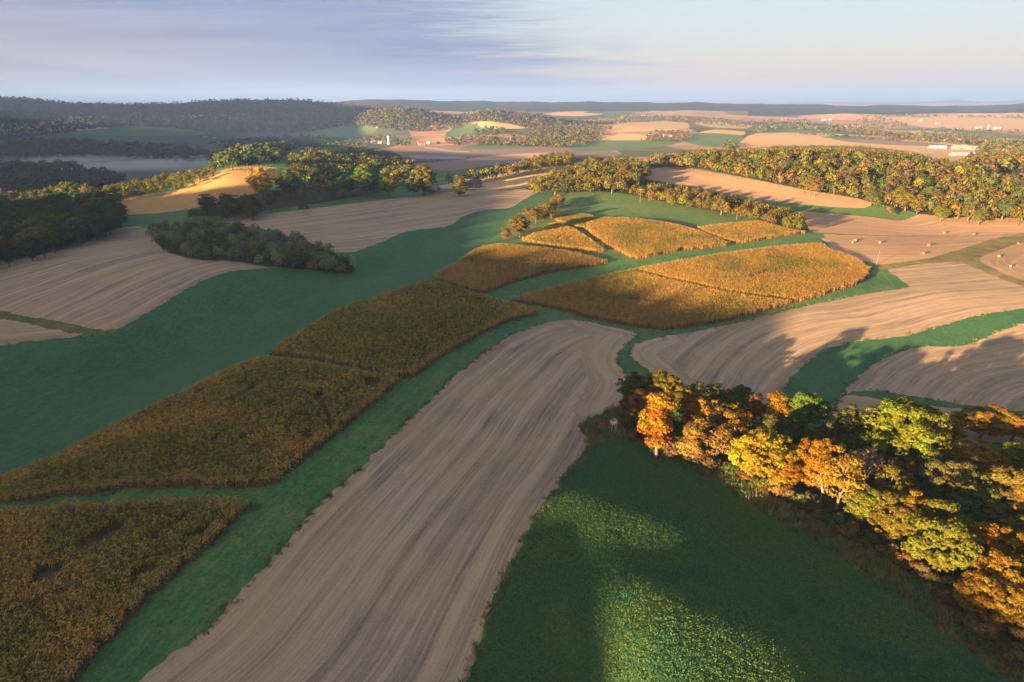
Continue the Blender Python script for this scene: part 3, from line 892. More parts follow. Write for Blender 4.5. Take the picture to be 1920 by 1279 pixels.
# ground under the far woods, outlined by (pixel x, distance ahead)
FAR_GROUND = [
    ('dark woodland ground of the far left hills', [(-900, 2700), (-300, 2750), (100, 2850), (600, 2850), (800, 3000), (860, 3800), (600, 4300), (-900, 4300)]),
    ('dark woodland ground of the reddish wooded knoll', [(560, 2600), (700, 2480), (860, 2480), (1000, 2500), (1150, 2600), (1150, 3000), (900, 3300), (560, 3200)]),
    ('woodland ground of the blue ridge on the horizon', [(300, 4500), (1000, 4350), (1500, 4700), (2300, 4900), (3400, 4900), (3400, 10500), (2300, 10500), (1000, 10500), (300, 10500)]),
    ('woodland ground of the grey ridge over the plain', [(1400, 3950), (2500, 3950), (2500, 4700), (1400, 4700)]),
    ('woodland ground of the far blue hill behind the knoll', [(600, 4500), (900, 4500), (900, 6000), (600, 6000)]),
    ('woodland ground of the rise above the misty valley', [(-400, 1600), (150, 1600), (420, 1640), (480, 1900), (-400, 2000)]),
    ('woodland ground of the shoulder left of the misty valley', [(-500, 880), (0, 900), (200, 930), (250, 1020), (100, 1150), (-500, 1150)]),
    ('woodland ground of the faint hill on the horizon', [(1500, 17000), (2600, 17000), (2600, 21000), (1500, 21000)]),
]
for lab_, pl_ in FAR_GROUND:
    FIELDS.insert(0, ('hill', 'far_wood', lab_, None, pl_))


def far_outline(pl):
    out = []
    n = len(pl)
    for (x0, d0), (x1, d1) in zip(pl, pl[1:] + pl[:1]):
        for k in range(12):
            f = k / 12
            x, d = x0 + (x1 - x0) * f, d0 + (d1 - d0) * f
            out.append(((x - 960) / F * d * 0.955, d, 0.0))
    return np.array(out)


F_POLY = [far_outline(f[4]) if f[0] == 'hill' else world_outline(f[4]) for f in FIELDS]
C_POLY = [world_outline(c[1], CORN_H) for c in CORN]


def warp(P):
    return np.stack([np.arctan2(P[:, 0], P[:, 1]), np.log(np.hypot(P[:, 0], P[:, 1]))], -1)


def build_ground():
    verts, edges = [], []
    polys = []
    for P in F_POLY + C_POLY:
        q = warp(P)
        polys.append(q)
        b = len(verts)
        n = len(q)
        verts += [tuple(a) for a in q]
        edges += [(b + i, b + (i + 1) % n) for i in range(n)]
    # filler points: dense in front of the camera, coarse elsewhere
    pts = []
    l = math.log(42.0)
    k = 0
    while l < math.log(42000):
        st = 0.0085 if l < math.log(700) else 0.012
        a = np.arange(-0.80, 0.801, st) + (st / 2 if k % 2 else 0)
        pts.append(np.stack([a, np.full(len(a), l)], -1))
        l += st
        k += 1
    a2 = np.concatenate([np.arange(-PI, -0.83, 0.06), np.arange(0.84, PI, 0.06), [PI]])
    for l in np.arange(math.log(1.5), math.log(42000), 0.06):
        pts.append(np.stack([a2, np.full(len(a2), l)], -1))
    a3 = np.arange(-0.8, 0.81, 0.06)
    for l in np.arange(math.log(1.5), math.log(41), 0.12):
        pts.append(np.stack([a3, np.full(len(a3), l)], -1))
    pts = np.concatenate(pts)
    pts += np.where(np.abs(pts[:, :1]) < 3.1, 1, 0) * rng.normal(0, 0.0006, pts.shape)
    allv = [Vector(v) for v in verts] + [Vector(v) for v in pts]
    V, E, Fc, _, _, _ = delaunay_2d_cdt(allv, edges, [], 0, 1e-6)
    V = np.array([tuple(v) for v in V])
    Fc = np.array(Fc, np.int32)
    cen = V[Fc].mean(1)
    cls = np.full(len(Fc), -1)
    for i, q in enumerate(polys):
        cls[pip(cen, q)] = i
    r = np.exp(V[:, 1])
    X = np.stack([r * np.sin(V[:, 0]), r * np.cos(V[:, 0]), np.zeros(len(V))], -1)
    X[:, 2] = zf(X[:, 0], X[:, 1])
    # orient upwards
    a, b, c = X[Fc[:, 0]], X[Fc[:, 1]], X[Fc[:, 2]]
    nz = (b[:, 0] - a[:, 0]) * (c[:, 1] - a[:, 1]) - (b[:, 1] - a[:, 1]) * (c[:, 0] - a[:, 0])
    Fc[nz < 0] = Fc[nz < 0][:, ::-1]
    area_ok = np.abs(nz) > 1e-9
    rc = np.exp(cen[:, 1])

    def part(sel):
        idx = Fc[sel & area_ok]
        u, inv = np.unique(idx, return_inverse=True)
        return X[u], inv.reshape(-1, 3)

    # everything outside the fields: grass lanes near, country far
    base = cls == -1
    near = base & (rc < 900)
    v, f = part(near)
    tag(obj('ground', mesh_np('ground', v, f, M['grass_strip'], True)), 'green grass lanes and waterways between the crop strips', 'ground', kind='structure')
    v, f = part(base & ~near)
    tag(obj('countryside', mesh_np('countryside', v, f, M['far'], True)), 'patchwork of far fields and hills to the horizon', 'land', kind='structure')
    for i, fd in enumerate(FIELDS):
        sel = cls == i
        if not sel.any():
            continue
        v, f = part(sel)
        me = mesh_np(fd[0], v, f, M[fd[1]], True)
        if fd[3] is not None:
            g = spline(fd[3], False, 12.0)
            gw = unproj(g[:, 0], g[:, 1])[:, :2]
            d, s = dist_line(v[:, :2], gw)
            if fd[2] in HEADLAND:
                # end rows follow the far edge where the machines turned
                hl, hw = HEADLAND[fd[2]]
                g2 = spline(hl, False, 8.0)
                d2, s2 = dist_line(v[:, :2], unproj(g2[:, 0], g2[:, 1])[:, :2])
                m2 = d2 < hw
                d[m2] = d2[m2] + 100
                s[m2] = s2[m2]
            add_float(me, d, 'row')
            add_float(me, s, 'arc')
        tag(obj(fd[0], me), fd[2], 'field' if 'field' in fd[0] else 'ground', kind='structure')
    sel = cls >= len(FIELDS)
    v, f = part(sel)
    tag(obj('field_soil', mesh_np('field_soil', v, f, M['corn_soil'], True)), 'bare brown soil under the standing corn', 'soil', kind='structure')


build_ground()


# ------------------------------------------------------------------ unseen bluffs behind and left of the camera, added to shade the near fields
def build_shade_bluff():
    SDIR = np.array([math.cos(SUN_AZ), math.sin(SUN_AZ)])
    UDIR = np.array([-SDIR[1], SDIR[0]])
    # (u across the sunlight, s where the crest stands, s where its shadow ends on ground of height z)
    prof = [(-900, -400, -300, 0), (-300, -260, -60, 0), (-120, -200, 0, 0), (-40, -180, 70, 0), (-10, -180, 112, 1), (12, -180, 118, 1), (19, -180, 110, 0), (28, -180, 103, 0), (50, -180, 102, 0), (70, -180, 106, 0), (74, -180, 116, 0), (78, -190, 142, 1), (85, -220, 190, 1), (92, -280, 226, 1), (100, -340, 250, 1), (118, -460, 252, 1), (140, -500, 248, 2), (156, -500, 243, 3), (172, -500, 240, 4), (190, -500, 232, 6), (222, -500, 226, 8), (250, -500, 236, 6), (290, -500, 285, 6),
            (326, -500, 330, 7), (380, -500, 372, 8), (418, -500, 400, 8), (440, -500, 400, 8), (480, -500, 340, 10), (530, -480, 240, 5), (560, -460, 150, 2), (650, -440, 150, 2), (690, -400, 260, 8), (830, -260, 500, 25), (1000, -160, 900, -20), (1300, -60, 980, -40), (1700, 10, 1050, -45), (2030, 50, 1450, -35), (2400, 95, 1900, 30),
            (2700, 130, 1750, 40), (3000, 170, 1900, 90), (3600, 240, 1900, 80), (4200, 310, 1900, 50), (6000, 500, 2000, 40), (8000, 700, 2000, 20)]
    p = np.array(prof, float)
    u = np.concatenate([np.arange(-900, -60, 20.0), np.arange(-60, 800, 2.0), np.arange(800, 8000, 25.0)])
    s = np.interp(u, p[:, 0], p[:, 1])
    tan = math.tan(SUN_EL)
    H = np.interp(u, p[:, 0], p[:, 3]) + (np.interp(u, p[:, 0], p[:, 2]) - s) * tan
    # ragged crest, so the shadow edge looks cast by tree tops
    r2 = np.random.default_rng(3)
    rag = np.convolve(r2.normal(0, 1, len(u) + 8), np.array([1, 2, 3, 2, 1]) / 9, 'same')[4:-4]
    H = H + rag * np.where(u < 110, 0.9, 2.0)
    rows = []
    for off, k in ((-260, 0.0), (-160, 0.35), (-80, 0.72), (-30, 0.93), (0, 1.0), (30, 0.93), (80, 0.70), (150, 0.36), (230, 0.0)):
        sc = np.interp(u, [500, 1000], [1.0, 0.5]) * np.interp(s, [-420, -250], [1.0, 0.5])
        P = (s + off * sc)[:, None] * SDIR + u[:, None] * UDIR
        g = zf(P[:, 0], P[:, 1]) - 3
        rows.append(np.stack([P[:, 0], P[:, 1], g + (H - g) * k], -1))
    n, m = len(rows), len(u)
    V = np.concatenate(rows)
    i, j = np.meshgrid(np.arange(n - 1), np.arange(m - 1), indexing='ij')
    a = (i * m + j).ravel()
    Q = np.stack([a, a + 1, a + m + 1, a + m], -1)
    tag(obj('hill', mesh_np('hill', V, Q, M['far_wood'], True)), 'unseen bluff behind the viewpoint added to shade the near fields', 'hill', kind='structure')


build_shade_bluff()


# ------------------------------------------------------------------ haze
def build_haze():
    b = MB().box(-26000, 26000, -3000, 33000, -120, 380)
    m = bpy.data.materials.new('haze')
    m.use_nodes = True
    t = NT(m.node_tree)
    t.n.clear()
    out = t.new('ShaderNodeOutputMaterial')
    v = t.new('ShaderNodeVolumePrincipled')
    v.inputs['Density'].default_value = HAZE_DENSITY
    v.inputs['Color'].default_value = (0.155, 0.275, 0.59, 1)
    v.inputs['Anisotropy'].default_value = 0.1
    t.link(v.outputs[0], out.inputs['Volume'])
    tag(obj('haze', b.mesh('haze', m)), 'thin blue morning haze over the valley', 'haze', kind='stuff')


HAZE_DENSITY = 9e-5
build_haze()


# ------------------------------------------------------------------ scattered leaves (corn, crops, weeds, far woods): many small faces in one mesh
def mat_leaf(name, trans=0.35, use_obj=False, tint=0.55, rough=0.7):
    """Leaf surface; its colour comes from the object (single trees) or from the mesh (stands of plants)."""
    m, t, out = new_mat(name)
    if use_obj:
        c0 = t.new('ShaderNodeObjectInfo').outputs['Color']
        lv = attr(t, 'leaf').outputs['Fac']
        cv = attr(t, 'clump').outputs['Fac']
        k = t.math('ADD', t.math('MULTIPLY', lv, tint), 1.0 - tint / 2)
        hs = t.new('ShaderNodeHueSaturation')
        t.link(c0, hs.inputs['Color'])
        t.link(t.math('ADD', t.math('MULTIPLY', t.math('SUBTRACT', cv, 0.5), 0.055), 0.5), hs.inputs['Hue'])
        t.link(t.math('MULTIPLY', k, t.math('ADD', t.math('MULTIPLY', cv, 0.5), 0.75)), hs.inputs['Value'])
        col = hs.outputs[0]
    else:
        col = attr(t, 'col').outputs['Color']
    d = t.new('ShaderNodeBsdfDiffuse')
    t.link(col, d.inputs['Color'])
    tr = t.new('ShaderNodeBsdfTranslucent')
    t.link(col, tr.inputs['Color'])
    mx = t.new('ShaderNodeMixShader')
    mx.inputs[0].default_value = trans
    t.link(d.outputs[0], mx.inputs[1])
    t.link(tr.outputs[0], mx.inputs[2])
    t.link(mx.outputs[0], out.inputs[0])
    return m


LEAF = mat_leaf('tree_leaves', 0.30, True)
STAND = mat_leaf('plant_stand', 0.25)
BARK = plain_mat('bark', (0.10, 0.080, 0.060), 0.9, 0.1, vary=0.35, scale=2.0)
PALE_BARK = plain_mat('pale_bark', (0.24, 0.21, 0.175), 0.9, 0.1, vary=0.25, scale=2.0)


def scatter(base, yaw, scl, tv, tq, cols, jitter=None):
    """Copies of a template (tv, tq) at base points -> (V, Q, col)."""
    n, m = len(base), len(tv)
    c, s = np.cos(yaw)[:, None], np.sin(yaw)[:, None]
    if scl.ndim == 1:
        scl = np.stack([scl, scl, scl], -1)
    x, y, z = tv[None, :, 0] * scl[:, :1], tv[None, :, 1] * scl[:, 1:2], tv[None, :, 2] * scl[:, 2:3]
    V = np.stack([x * c - y * s + base[:, :1], x * s + y * c + base[:, 1:2], z + base[:, 2:3]], -1)
    Q = tq[None] + (np.arange(n) * m)[:, None, None]
    return V.reshape(-1, 3), Q.reshape(-1, tq.shape[1]), np.repeat(cols, m, 0)


def merge(parts):
    V, Q, K, b = [], [], [], 0
    for v, q, k in parts:
        V.append(v)
        Q.append(q + b)
        K.append(k)
        b += len(v)
    return np.concatenate(V), np.concatenate(Q), np.concatenate(K)


def value_noise(p, scale, seed=0):
    """Smooth noise 0..1 on the plane."""
    r = np.random.default_rng(seed)
    T = r.random((256, 256))
    q = p[:, :2] / scale + 1000
    i = np.floor(q).astype(int)
    f = q - i
    f = f * f * (3 - 2 * f)
    a, b = i[:, 0] % 256, i[:, 1] % 256
    a1, b1 = (a + 1) % 256, (b + 1) % 256
    return (T[a, b] * (1 - f[:, 0]) + T[a1, b] * f[:, 0]) * (1 - f[:, 1]) + (T[a, b1] * (1 - f[:, 0]) + T[a1, b1] * f[:, 0]) * f[:, 1]


def fractal(p, scale, seed=0, n=3):
    return sum(value_noise(p, scale / 2**k, seed + k) * 0.55**k for k in range(n)) / sum(0.55**k for k in range(n))


def corn_template(seed, wide=1.0):
    """A corn plant: a stalk and arching leaves, most of them near the top where they meet their neighbours."""
    r = np.random.default_rng(seed)
    V, Q = [], []

    def quad(pts):
        b = len(V)
        V.extend(pts)
        Q.append((b, b + 1, b + 2, b + 3))
    w = 0.025 * wide
    quad([(-w, 0, 0), (w, 0, 0), (w * 0.6, 0, 1.7), (-w * 0.6, 0, 1.7)])
    for k in range(7):
        a = k * 2.4 + r.normal(0, 0.5)
        h = (0.8, 1.15, 1.4, 1.55, 1.66, 1.74, 1.82)[k] + r.normal(0, 0.05)
        ca, sa = math.cos(a), math.sin(a)
        L = r.uniform(0.38, 0.58) * wide
        bw = r.uniform(0.07, 0.11) * wide
        rise, fall = r.uniform(0.04, 0.14), r.uniform(0.05, 0.30)
        p0 = (0, 0, h)
        p1 = (ca * L * 0.5, sa * L * 0.5, h + rise)
        p2 = (ca * L, sa * L, h + rise - fall)
        nx, ny = -sa * bw, ca * bw
        tl = r.normal(0, 0.5) * bw
        quad([(p0[0] - nx * .6, p0[1] - ny * .6, p0[2]), (p0[0] + nx * .6, p0[1] + ny * .6, p0[2]), (p1[0] + nx, p1[1] + ny, p1[2] + tl), (p1[0] - nx, p1[1] - ny, p1[2] - tl)])
        quad([(p1[0] - nx, p1[1] - ny, p1[2] - tl), (p1[0] + nx, p1[1] + ny, p1[2] + tl), (p2[0] + nx * .3, p2[1] + ny * .3, p2[2]), (p2[0] - nx * .3, p2[1] - ny * .3, p2[2])])
    t_ = 0.025 * wide
    a = r.uniform(0, 2 * PI)
    quad([(-t_, 0, 1.8), (t_, 0, 1.8), (math.cos(a) * .1 + t_ * .5, math.sin(a) * .1, 2.02), (math.cos(a) * .1 - t_ * .5, math.sin(a) * .1, 2.02)])
    return np.array(V), np.array(Q)


LANES = [  # tractor lanes and torn gaps in the standing corn (pixels, half width in metres)
    ([(1196, 506), (1250, 520), (1330, 538), (1400, 551), (1490, 562)], 1.3),
    ([(1290, 497), (1345, 503)], 0.8), ([(1440, 480), (1470, 484)], 0.7), ([(1480, 510), (1510, 520)], 0.7),
    ([(290, 820), (340, 795), (372, 779)], 0.5), ([(430, 750), (470, 728)], 1.0), ([(470, 722), (486, 715)], 0.8),
    ([(585, 742), (600, 735), (604, 752), (612, 768), (618, 800)], 0.55), ([(592, 742), (598, 748)], 1.1),
    ([(395, 828), (420, 808)], 0.6), ([(455, 820), (470, 812)], 0.9), ([(640, 740), (655, 728)], 0.6),
    ([(750, 648), (800, 625), (832, 610)], 0.5), ([(620, 665), (660, 640)], 0.4), ([(700, 600), (760, 580)], 0.4),
    ([(60, 1050), (160, 1015), (225, 985)], 0.6), ([(180, 1010), (215, 990)], 1.8), ([(80, 1075), (100, 1068)], 2.0), ([(290, 1000), (350, 965)], 0.6), ([(262, 1072), (275, 1066)], 1.4),
    ([(20, 1150), (110, 1105)], 0.5), ([(360, 1005), (385, 988)], 1.0), ([(885, 500), (925, 485)], 0.5), ([(1100, 440), (1140, 470)], 0.8),
    ([(1250, 452), (1300, 445)], 0.6), ([(1060, 440), (1040, 450)], 0.6), ([(1400, 520), (1440, 508)], 0.5), ([(1180, 560), (1240, 566)], 0.6),
]


def build_corn():
    lanes = []
    for pts, w in LANES:
        g = spline(pts, False, 6.0)
        lanes.append((unproj(g[:, 0], g[:, 1], 1.5)[:, :2], w))
    for ci, (label, outline, (x0, y0, x1, y1), dens, green) in enumerate(CORN):
        P = C_POLY[ci]
        d = unproj([x0, x1], [y0, y1])
        ang = math.atan2(d[1, 1] - d[0, 1], d[1, 0] - d[0, 0])
        e = np.array([math.cos(ang), math.sin(ang)])
        nrm = np.array([-e[1], e[0]])
        q = np.stack([P[:, :2] @ e, P[:, :2] @ nrm], -1)
        lo, hi = q.min(0), q.max(0)
        row = 0.76 * math.sqrt(2.6 / dens) if dens < 2.6 else 0.76
        stp = 1.0 / (dens * row)
        aa, bb = np.meshgrid(np.arange(lo[0], hi[0], stp), np.arange(lo[1], hi[1], row), indexing='ij')
        pts = aa.ravel()[:, None] * e + bb.ravel()[:, None] * nrm
        # rows bend gently with the slope
        pts = pts + rng.normal(0, 1, pts.shape) * np.array([stp * 0.3, stp * 0.3]) * 0.8
        edge = P[:, :2]
        jit = pts + rng.normal(0, 0.35, pts.shape)
        keep = pip(jit, edge)
        keep &= (rng.random(len(pts)) > 0.06)
        pts = pts[keep]
        gap = np.zeros(len(pts))
        for ln, w in lanes:
            dd, _ = dist_line(pts, ln)
            gap = np.maximum(gap, (dd + rng.normal(0, 0.25 * w, len(pts)) < w))
        n0 = fractal(pts, 9.0, 11 + ci)
        holes = n0 > 0.82
        pts = pts[~((gap > 0) | holes)]
        z = zf(pts[:, 0], pts[:, 1])
        base = np.column_stack([pts, z])
        n = len(base)
        nz = fractal(pts, 16.0, 40 + ci)
        fine = rng.random(n)
        g = np.clip((nz - 0.5) * 3.2 + green * 1.7, 0, 1)
        dry = np.array([0.270, 0.176, 0.044])
        olive = np.array([0.150, 0.138, 0.032])
        rust = np.array([0.260, 0.145, 0.042])
        col = dry * (1 - g)[:, None] + olive * g[:, None]
        rr = np.clip((fractal(pts, 22.0, 70 + ci) - 0.58) * 3, 0, 0.4)[:, None]
        col = col * (1 - rr) + rust * rr
        col = col * (1.0 + (fine - 0.5) * (1.2 if dens > 2.4 else 0.7))[:, None]
        # the outer rows are drier and paler
        dl, _ = dist_line(pts, np.vstack([edge, edge[:1]]))
        ed = np.clip(1 - dl / 2.2, 0, 1)[:, None]
        col = col * (1 - ed * 0.6) + np.array([0.33, 0.21, 0.08]) * ed * 0.6
        wide = 1.05 if dens > 3 else 1.15
        parts = []
        which = rng.integers(0, 4, n)
        hgt = 0.98 + (0.12 if dens > 2.4 else 0.07) * rng.random(n) + 0.14 * (fractal(pts, 5.0, 90 + ci) - 0.5)
        lean = np.ones(n)
        for k in range(4):
            s = which == k
            tv, tq = corn_template(k + 10 * ci, wide)
            sc = np.stack([lean[s], lean[s], hgt[s]], -1)
            parts.append(scatter(base[s], rng.uniform(0, 2 * PI, s.sum()), sc, tv, tq, col[s]))
        V, Q, K = merge(parts)
        me = mesh_np('corn_stand', V, Q, STAND)
        add_color(me, K)
        tag(obj('corn_stand', me), label, 'corn', 'standing corn plots', 'stuff')


build_corn()


def leaf_template(seed, n, r0, h, size):
    """A low tuft of small leaves."""
    r = np.random.default_rng(seed)
    V, Q = [], []
    for i in range(n):
        c = np.array([r.normal(0, r0), r.normal(0, r0), r.uniform(0.25, 1.0) * h])
        a = r.uniform(0, 2 * PI)
        u = np.array([math.cos(a), math.sin(a), r.normal(0.1, 0.35)])
        w = np.array([-math.sin(a), math.cos(a), r.normal(0, 0.4)])
        s = size * r.uniform(0.7, 1.3)
        b = len(V)
        V += [c - u * s, c - w * s * 0.6, c + u * s, c + w * s * 0.6]
        Q.append((b, b + 1, b + 2, b + 3))
    return np.array(V), np.array(Q)


def blade_template(seed, n, r0, h, w):
    r = np.random.default_rng(seed)
    V, Q = [], []
    for i in range(n):
        x, y = r.normal(0, r0, 2)
        a = r.uniform(0, 2 * PI)
        dx, dy = math.cos(a) * w, math.sin(a) * w
        lx, ly = r.normal(0, h * 0.45, 2)
        hh = h * r.uniform(0.6, 1.2)
        b = len(V)
        V += [(x - dx, y - dy, 0), (x + dx, y + dy, 0), (x + lx + dx * .2, y + ly + dy * .2, hh), (x + lx - dx * .2, y + ly - dy * .2, hh)]
        Q.append((b, b + 1, b + 2, b + 3))
    return np.array(V), np.array(Q)


def cover(name, label, cat, poly_idx, dens, rmax, tmpl, col_fn, hs=(0.7, 1.3), extra=None):
    """Loose plants over part of a field, thinning out with distance."""
    pts = []
    for pi in poly_idx:
        P = F_POLY[pi][:, :2]
        lo, hi = P.min(0), P.max(0)
        lo = np.maximum(lo, -rmax)
        hi = np.minimum(hi, rmax)
        n = int(np.prod(hi - lo) * dens)
        p = lo + rng.random((n, 2)) * (hi - lo)
        px, py, d = project(np.column_stack([p, zf(p[:, 0], p[:, 1])]))
        s = (px > -60) & (px < 1980) & (py < 1330) & (d > 20)
        p = p[s]
        p = p[pip(p + rng.normal(0, 0.15, p.shape), P)]
        r = np.hypot(p[:, 0], p[:, 1])
        p = p[rng.random(len(p)) < np.clip((rmax - r) / (rmax * 0.35), 0, 1)]
        for pj in range(pi + 1, len(F_POLY)):
            if pj not in poly_idx:
                p = p[~pip(p, F_POLY[pj][:, :2])]
        pts.append(p)
    p = np.concatenate(pts)
    if extra is not None:
        p = p[extra(p)]
    base = np.column_stack([p, zf(p[:, 0], p[:, 1])])
    n = len(base)
    parts = []
    which = rng.integers(0, len(tmpl), n)
    col = col_fn(p)
    sc = rng.uniform(hs[0], hs[1], n)
    for k, (tv, tq) in enumerate(tmpl):
        s = which == k
        parts.append(scatter(base[s], rng.uniform(0, 2 * PI, s.sum()), sc[s], tv, tq, col[s]))
    V, Q, K = merge(parts)
    me = mesh_np(name, V, Q, STAND)
    add_color(me, K)
    return tag(obj(name, me), label, cat, kind='stuff')


FI = {f[2]: i for i, f in enumerate(FIELDS)}
I_NEAR = FI['near green field with sunlit patches beside the autumn wood']
I_MARG = FI['brown weedy margin at the tip of the wood']


def col_alf(p):
    n = fractal(p, 7.0, 5)[:, None]
    c = np.array([0.030, 0.105, 0.045]) * (1 - n) + np.array([0.092, 0.150, 0.042]) * n
    return c * rng.uniform(0.78, 1.28, (len(p), 1))


def col_weed(p):
    n = np.clip((fractal(p, 6.0, 15)[:, None] - 0.35) * 3, 0, 1)
    c = np.array([0.085, 0.130, 0.042]) * (1 - n) + np.array([0.180, 0.140, 0.065]) * n
    return c * rng.uniform(0.5, 1.5, (len(p), 1))


def build_covers():
    cover('alfalfa_leaves', 'low leafy alfalfa clumps over the near green field', 'alfalfa', [I_NEAR], 20.0, 190, [leaf_template(k, 5, 0.15, 0.22, 0.10) for k in range(4)], col_alf)
    cover('weeds', 'brown and green weeds along the edge of the autumn wood', 'weeds', [I_MARG], 4.0, 260, [blade_template(k, 9, 0.22, 0.75, 0.06) for k in range(4)], col_weed, (0.5, 1.5))
    # rank grass along the field edges
    pts = []
    for i, lo in ((FI['long grey brown stubble strip running between corn and green field'], 0.9), (FI['grey brown stubble field curving from the strip to the weedy ditch'], 0.9), (I_NEAR, 0.9), (FI['grey brown stubble field above the autumn wood'], 0.9), (FI['dark green field sweeping past the shrub belt'], 0.5)):
        P = F_POLY[i][:, :2]
        Pn = np.roll(P, -1, 0)
        L = np.hypot(*(Pn - P).T)
        for a, b, l in zip(P, Pn, L):
            n = rng.poisson(l * 2.5)
            f = rng.random(n)
            q = a + (b - a) * f[:, None] + rng.normal(0, 0.45, (n, 2))
            pts.append(q)
    for k in range(len(C_POLY)):
        P = C_POLY[k][:, :2]
        Pn = np.roll(P, -1, 0)
        for a, b in zip(P, Pn):
            n = rng.poisson(np.hypot(*(b - a)) * 2.0)
            pts.append(a + (b - a) * rng.random(n)[:, None] + rng.normal(0, 0.6, (n, 2)))
    p = np.concatenate(pts)
    p = p[np.hypot(p[:, 0], p[:, 1]) < rng.uniform(120, 330, len(p))]
    p = p[fractal(p, 7.0, 31) > 0.40]
    base = np.column_stack([p, zf(p[:, 0], p[:, 1])])
    g = fractal(p, 10.0, 33)[:, None]
    col = (np.array([0.050, 0.105, 0.034]) * (1 - g) + np.array([0.15, 0.125, 0.055]) * g) * rng.uniform(0.5, 1.5, (len(p), 1))
    parts = []
    which = rng.integers(0, 3, len(p))
    for k in range(3):
        s = which == k
        tv, tq = blade_template(60 + k, 8, 0.2, 0.42, 0.06)
        parts.append(scatter(base[s], rng.uniform(0, 2 * PI, s.sum()), rng.uniform(0.6, 1.5, s.sum()), tv, tq, col[s]))
    V, Q, K = merge(parts)
    me = mesh_np('grass', V, Q, STAND)
    add_color(me, K)
    tag(obj('grass', me), 'rank grass along the edges of the fields', 'grass', kind='stuff')


build_covers()


# ------------------------------------------------------------------ trees
def tree_proto(seed, H=14.0, R=4.6, base=0.22, clumps=46, leaves=165, leaf=0.245, clump_r=1.25, flat=0.8, shape='round', sparse=0.0, limbs=9, trunk_r=0.26):
    """One kind of tree: a trunk with limbs, and a crown of leaf clumps spread through its volume."""
    r = np.random.default_rng(seed)
    z0 = H * base
    cen = np.array([0, 0, z0 + (H - z0) * 0.5])
    ext = np.array([R, R, (H - z0) * 0.5])
    # lobes make the outline uneven
    lobe = r.normal(0, 1, (7, 3))
    lobe /= np.linalg.norm(lobe, axis=1)[:, None]
    lamp = r.uniform(-0.28, 0.28, 7)
    pts = []
    tries = 0
    while len(pts) < clumps and tries < 6000:
        tries += 1
        d = r.normal(0, 1, 3)
        d /= np.linalg.norm(d)
        rad = r.uniform(0.12, 1.0) ** 0.42
        bul = 1 + sum(a * max(0, float(d @ l)) ** 3 for a, l in zip(lamp, lobe))
        p = d * rad * bul
        if shape == 'tall':
            p[:2] *= 0.95 - 0.25 * p[2]
        elif shape == 'wide':
            p[2] = p[2] * 0.9 if p[2] > 0 else p[2] * 0.75
        elif shape == 'cone':
            k = (p[2] + 1) / 2
            p[:2] *= 1.15 * (1.05 - k)
        q = cen + p * (ext - clump_r * 0.75)
        if q[2] < clump_r * 0.5:
            continue
        if pts and min(np.linalg.norm(np.array(pts) - q, axis=1)) < clump_r * 0.62:
            continue
        pts.append(q)
    pts = np.array(pts)
    V, Q, lf, cl = [], [], [], []
    for c in pts:
        cv = r.random()
        cr = clump_r * r.uniform(0.7, 1.25)
        n = int(leaves * (cr / clump_r) ** 2 * r.uniform(0.75, 1.15) * (1 - sparse * r.random()))
        d = r.normal(0, 1, (n, 3))
        d /= np.linalg.norm(d, axis=1)[:, None]
        low = d[:, 2] < -0.25
        d[low, 2] *= -r.random(low.sum())                      # few leaves on the underside
        d /= np.linalg.norm(d, axis=1)[:, None]
        rad = r.uniform(0.55, 1.08, n) ** 0.7
        p = c + d * rad[:, None] * cr * np.array([1, 1, flat])
        out = p - cen
        out /= np.linalg.norm(out, axis=1)[:, None] + 1e-6
        nn = d * 0.9 + out * 0.5 + np.array([0, 0, 0.35]) + r.normal(0, 0.55, (n, 3))
        nn /= np.linalg.norm(nn, axis=1)[:, None]
        a = np.cross(nn, r.normal(0, 1, (n, 3)))
        a /= np.linalg.norm(a, axis=1)[:, None] + 1e-6
        b = np.cross(nn, a)
        s = leaf * r.uniform(0.6, 1.35, n)[:, None]
        V.append(np.stack([p - a * s, p - b * s * 0.62, p + a * s, p + b * s * 0.62], 1))
        lv = r.random(n)
        lf.append(np.repeat(lv, 4))
        cl.append(np.full(n * 4, cv))
    V = np.concatenate(V).reshape(-1, 3)
    Q = np.arange(len(V)).reshape(-1, 4)
    crown = mesh_np('crown', V, Q, LEAF)
    add_float(crown, np.concatenate(lf), 'leaf')
    add_float(crown, np.concatenate(cl), 'clump')
    # trunk, forks and limbs to some clumps
    mb = MB()
    bend = r.normal(0, 0.25, 2)
    top = Vector((bend[0] * 1.5, bend[1] * 1.5, H * 0.74))
    path = [Vector((0, 0, -0.6)), Vector((bend[0] * .2, bend[1] * .2, H * 0.12)), Vector((bend[0] * .7, bend[1] * .7, H * 0.36)), top]
    mb.tube(path, [trunk_r * 1.35, trunk_r, trunk_r * 0.75, trunk_r * 0.22], 7)
    idx = r.permutation(len(pts))[:limbs]
    for i in idx:
        c = Vector(pts[i])
        f = min(max((c.z / H) * 0.62, 0.16), 0.6)
        st = path[1].lerp(top, (f - 0.12) / 0.62) if f > 0.12 else path[1]
        mid = st.lerp(c, 0.5) + Vector((r.normal(0, .3), r.normal(0, .3), 0.35))
        mb.tube([st, mid, c], [trunk_r * 0.45, trunk_r * 0.28, trunk_r * 0.10], 5, False)
    trunk = mb.mesh('trunk', BARK, True)
    return crown, trunk, H, R


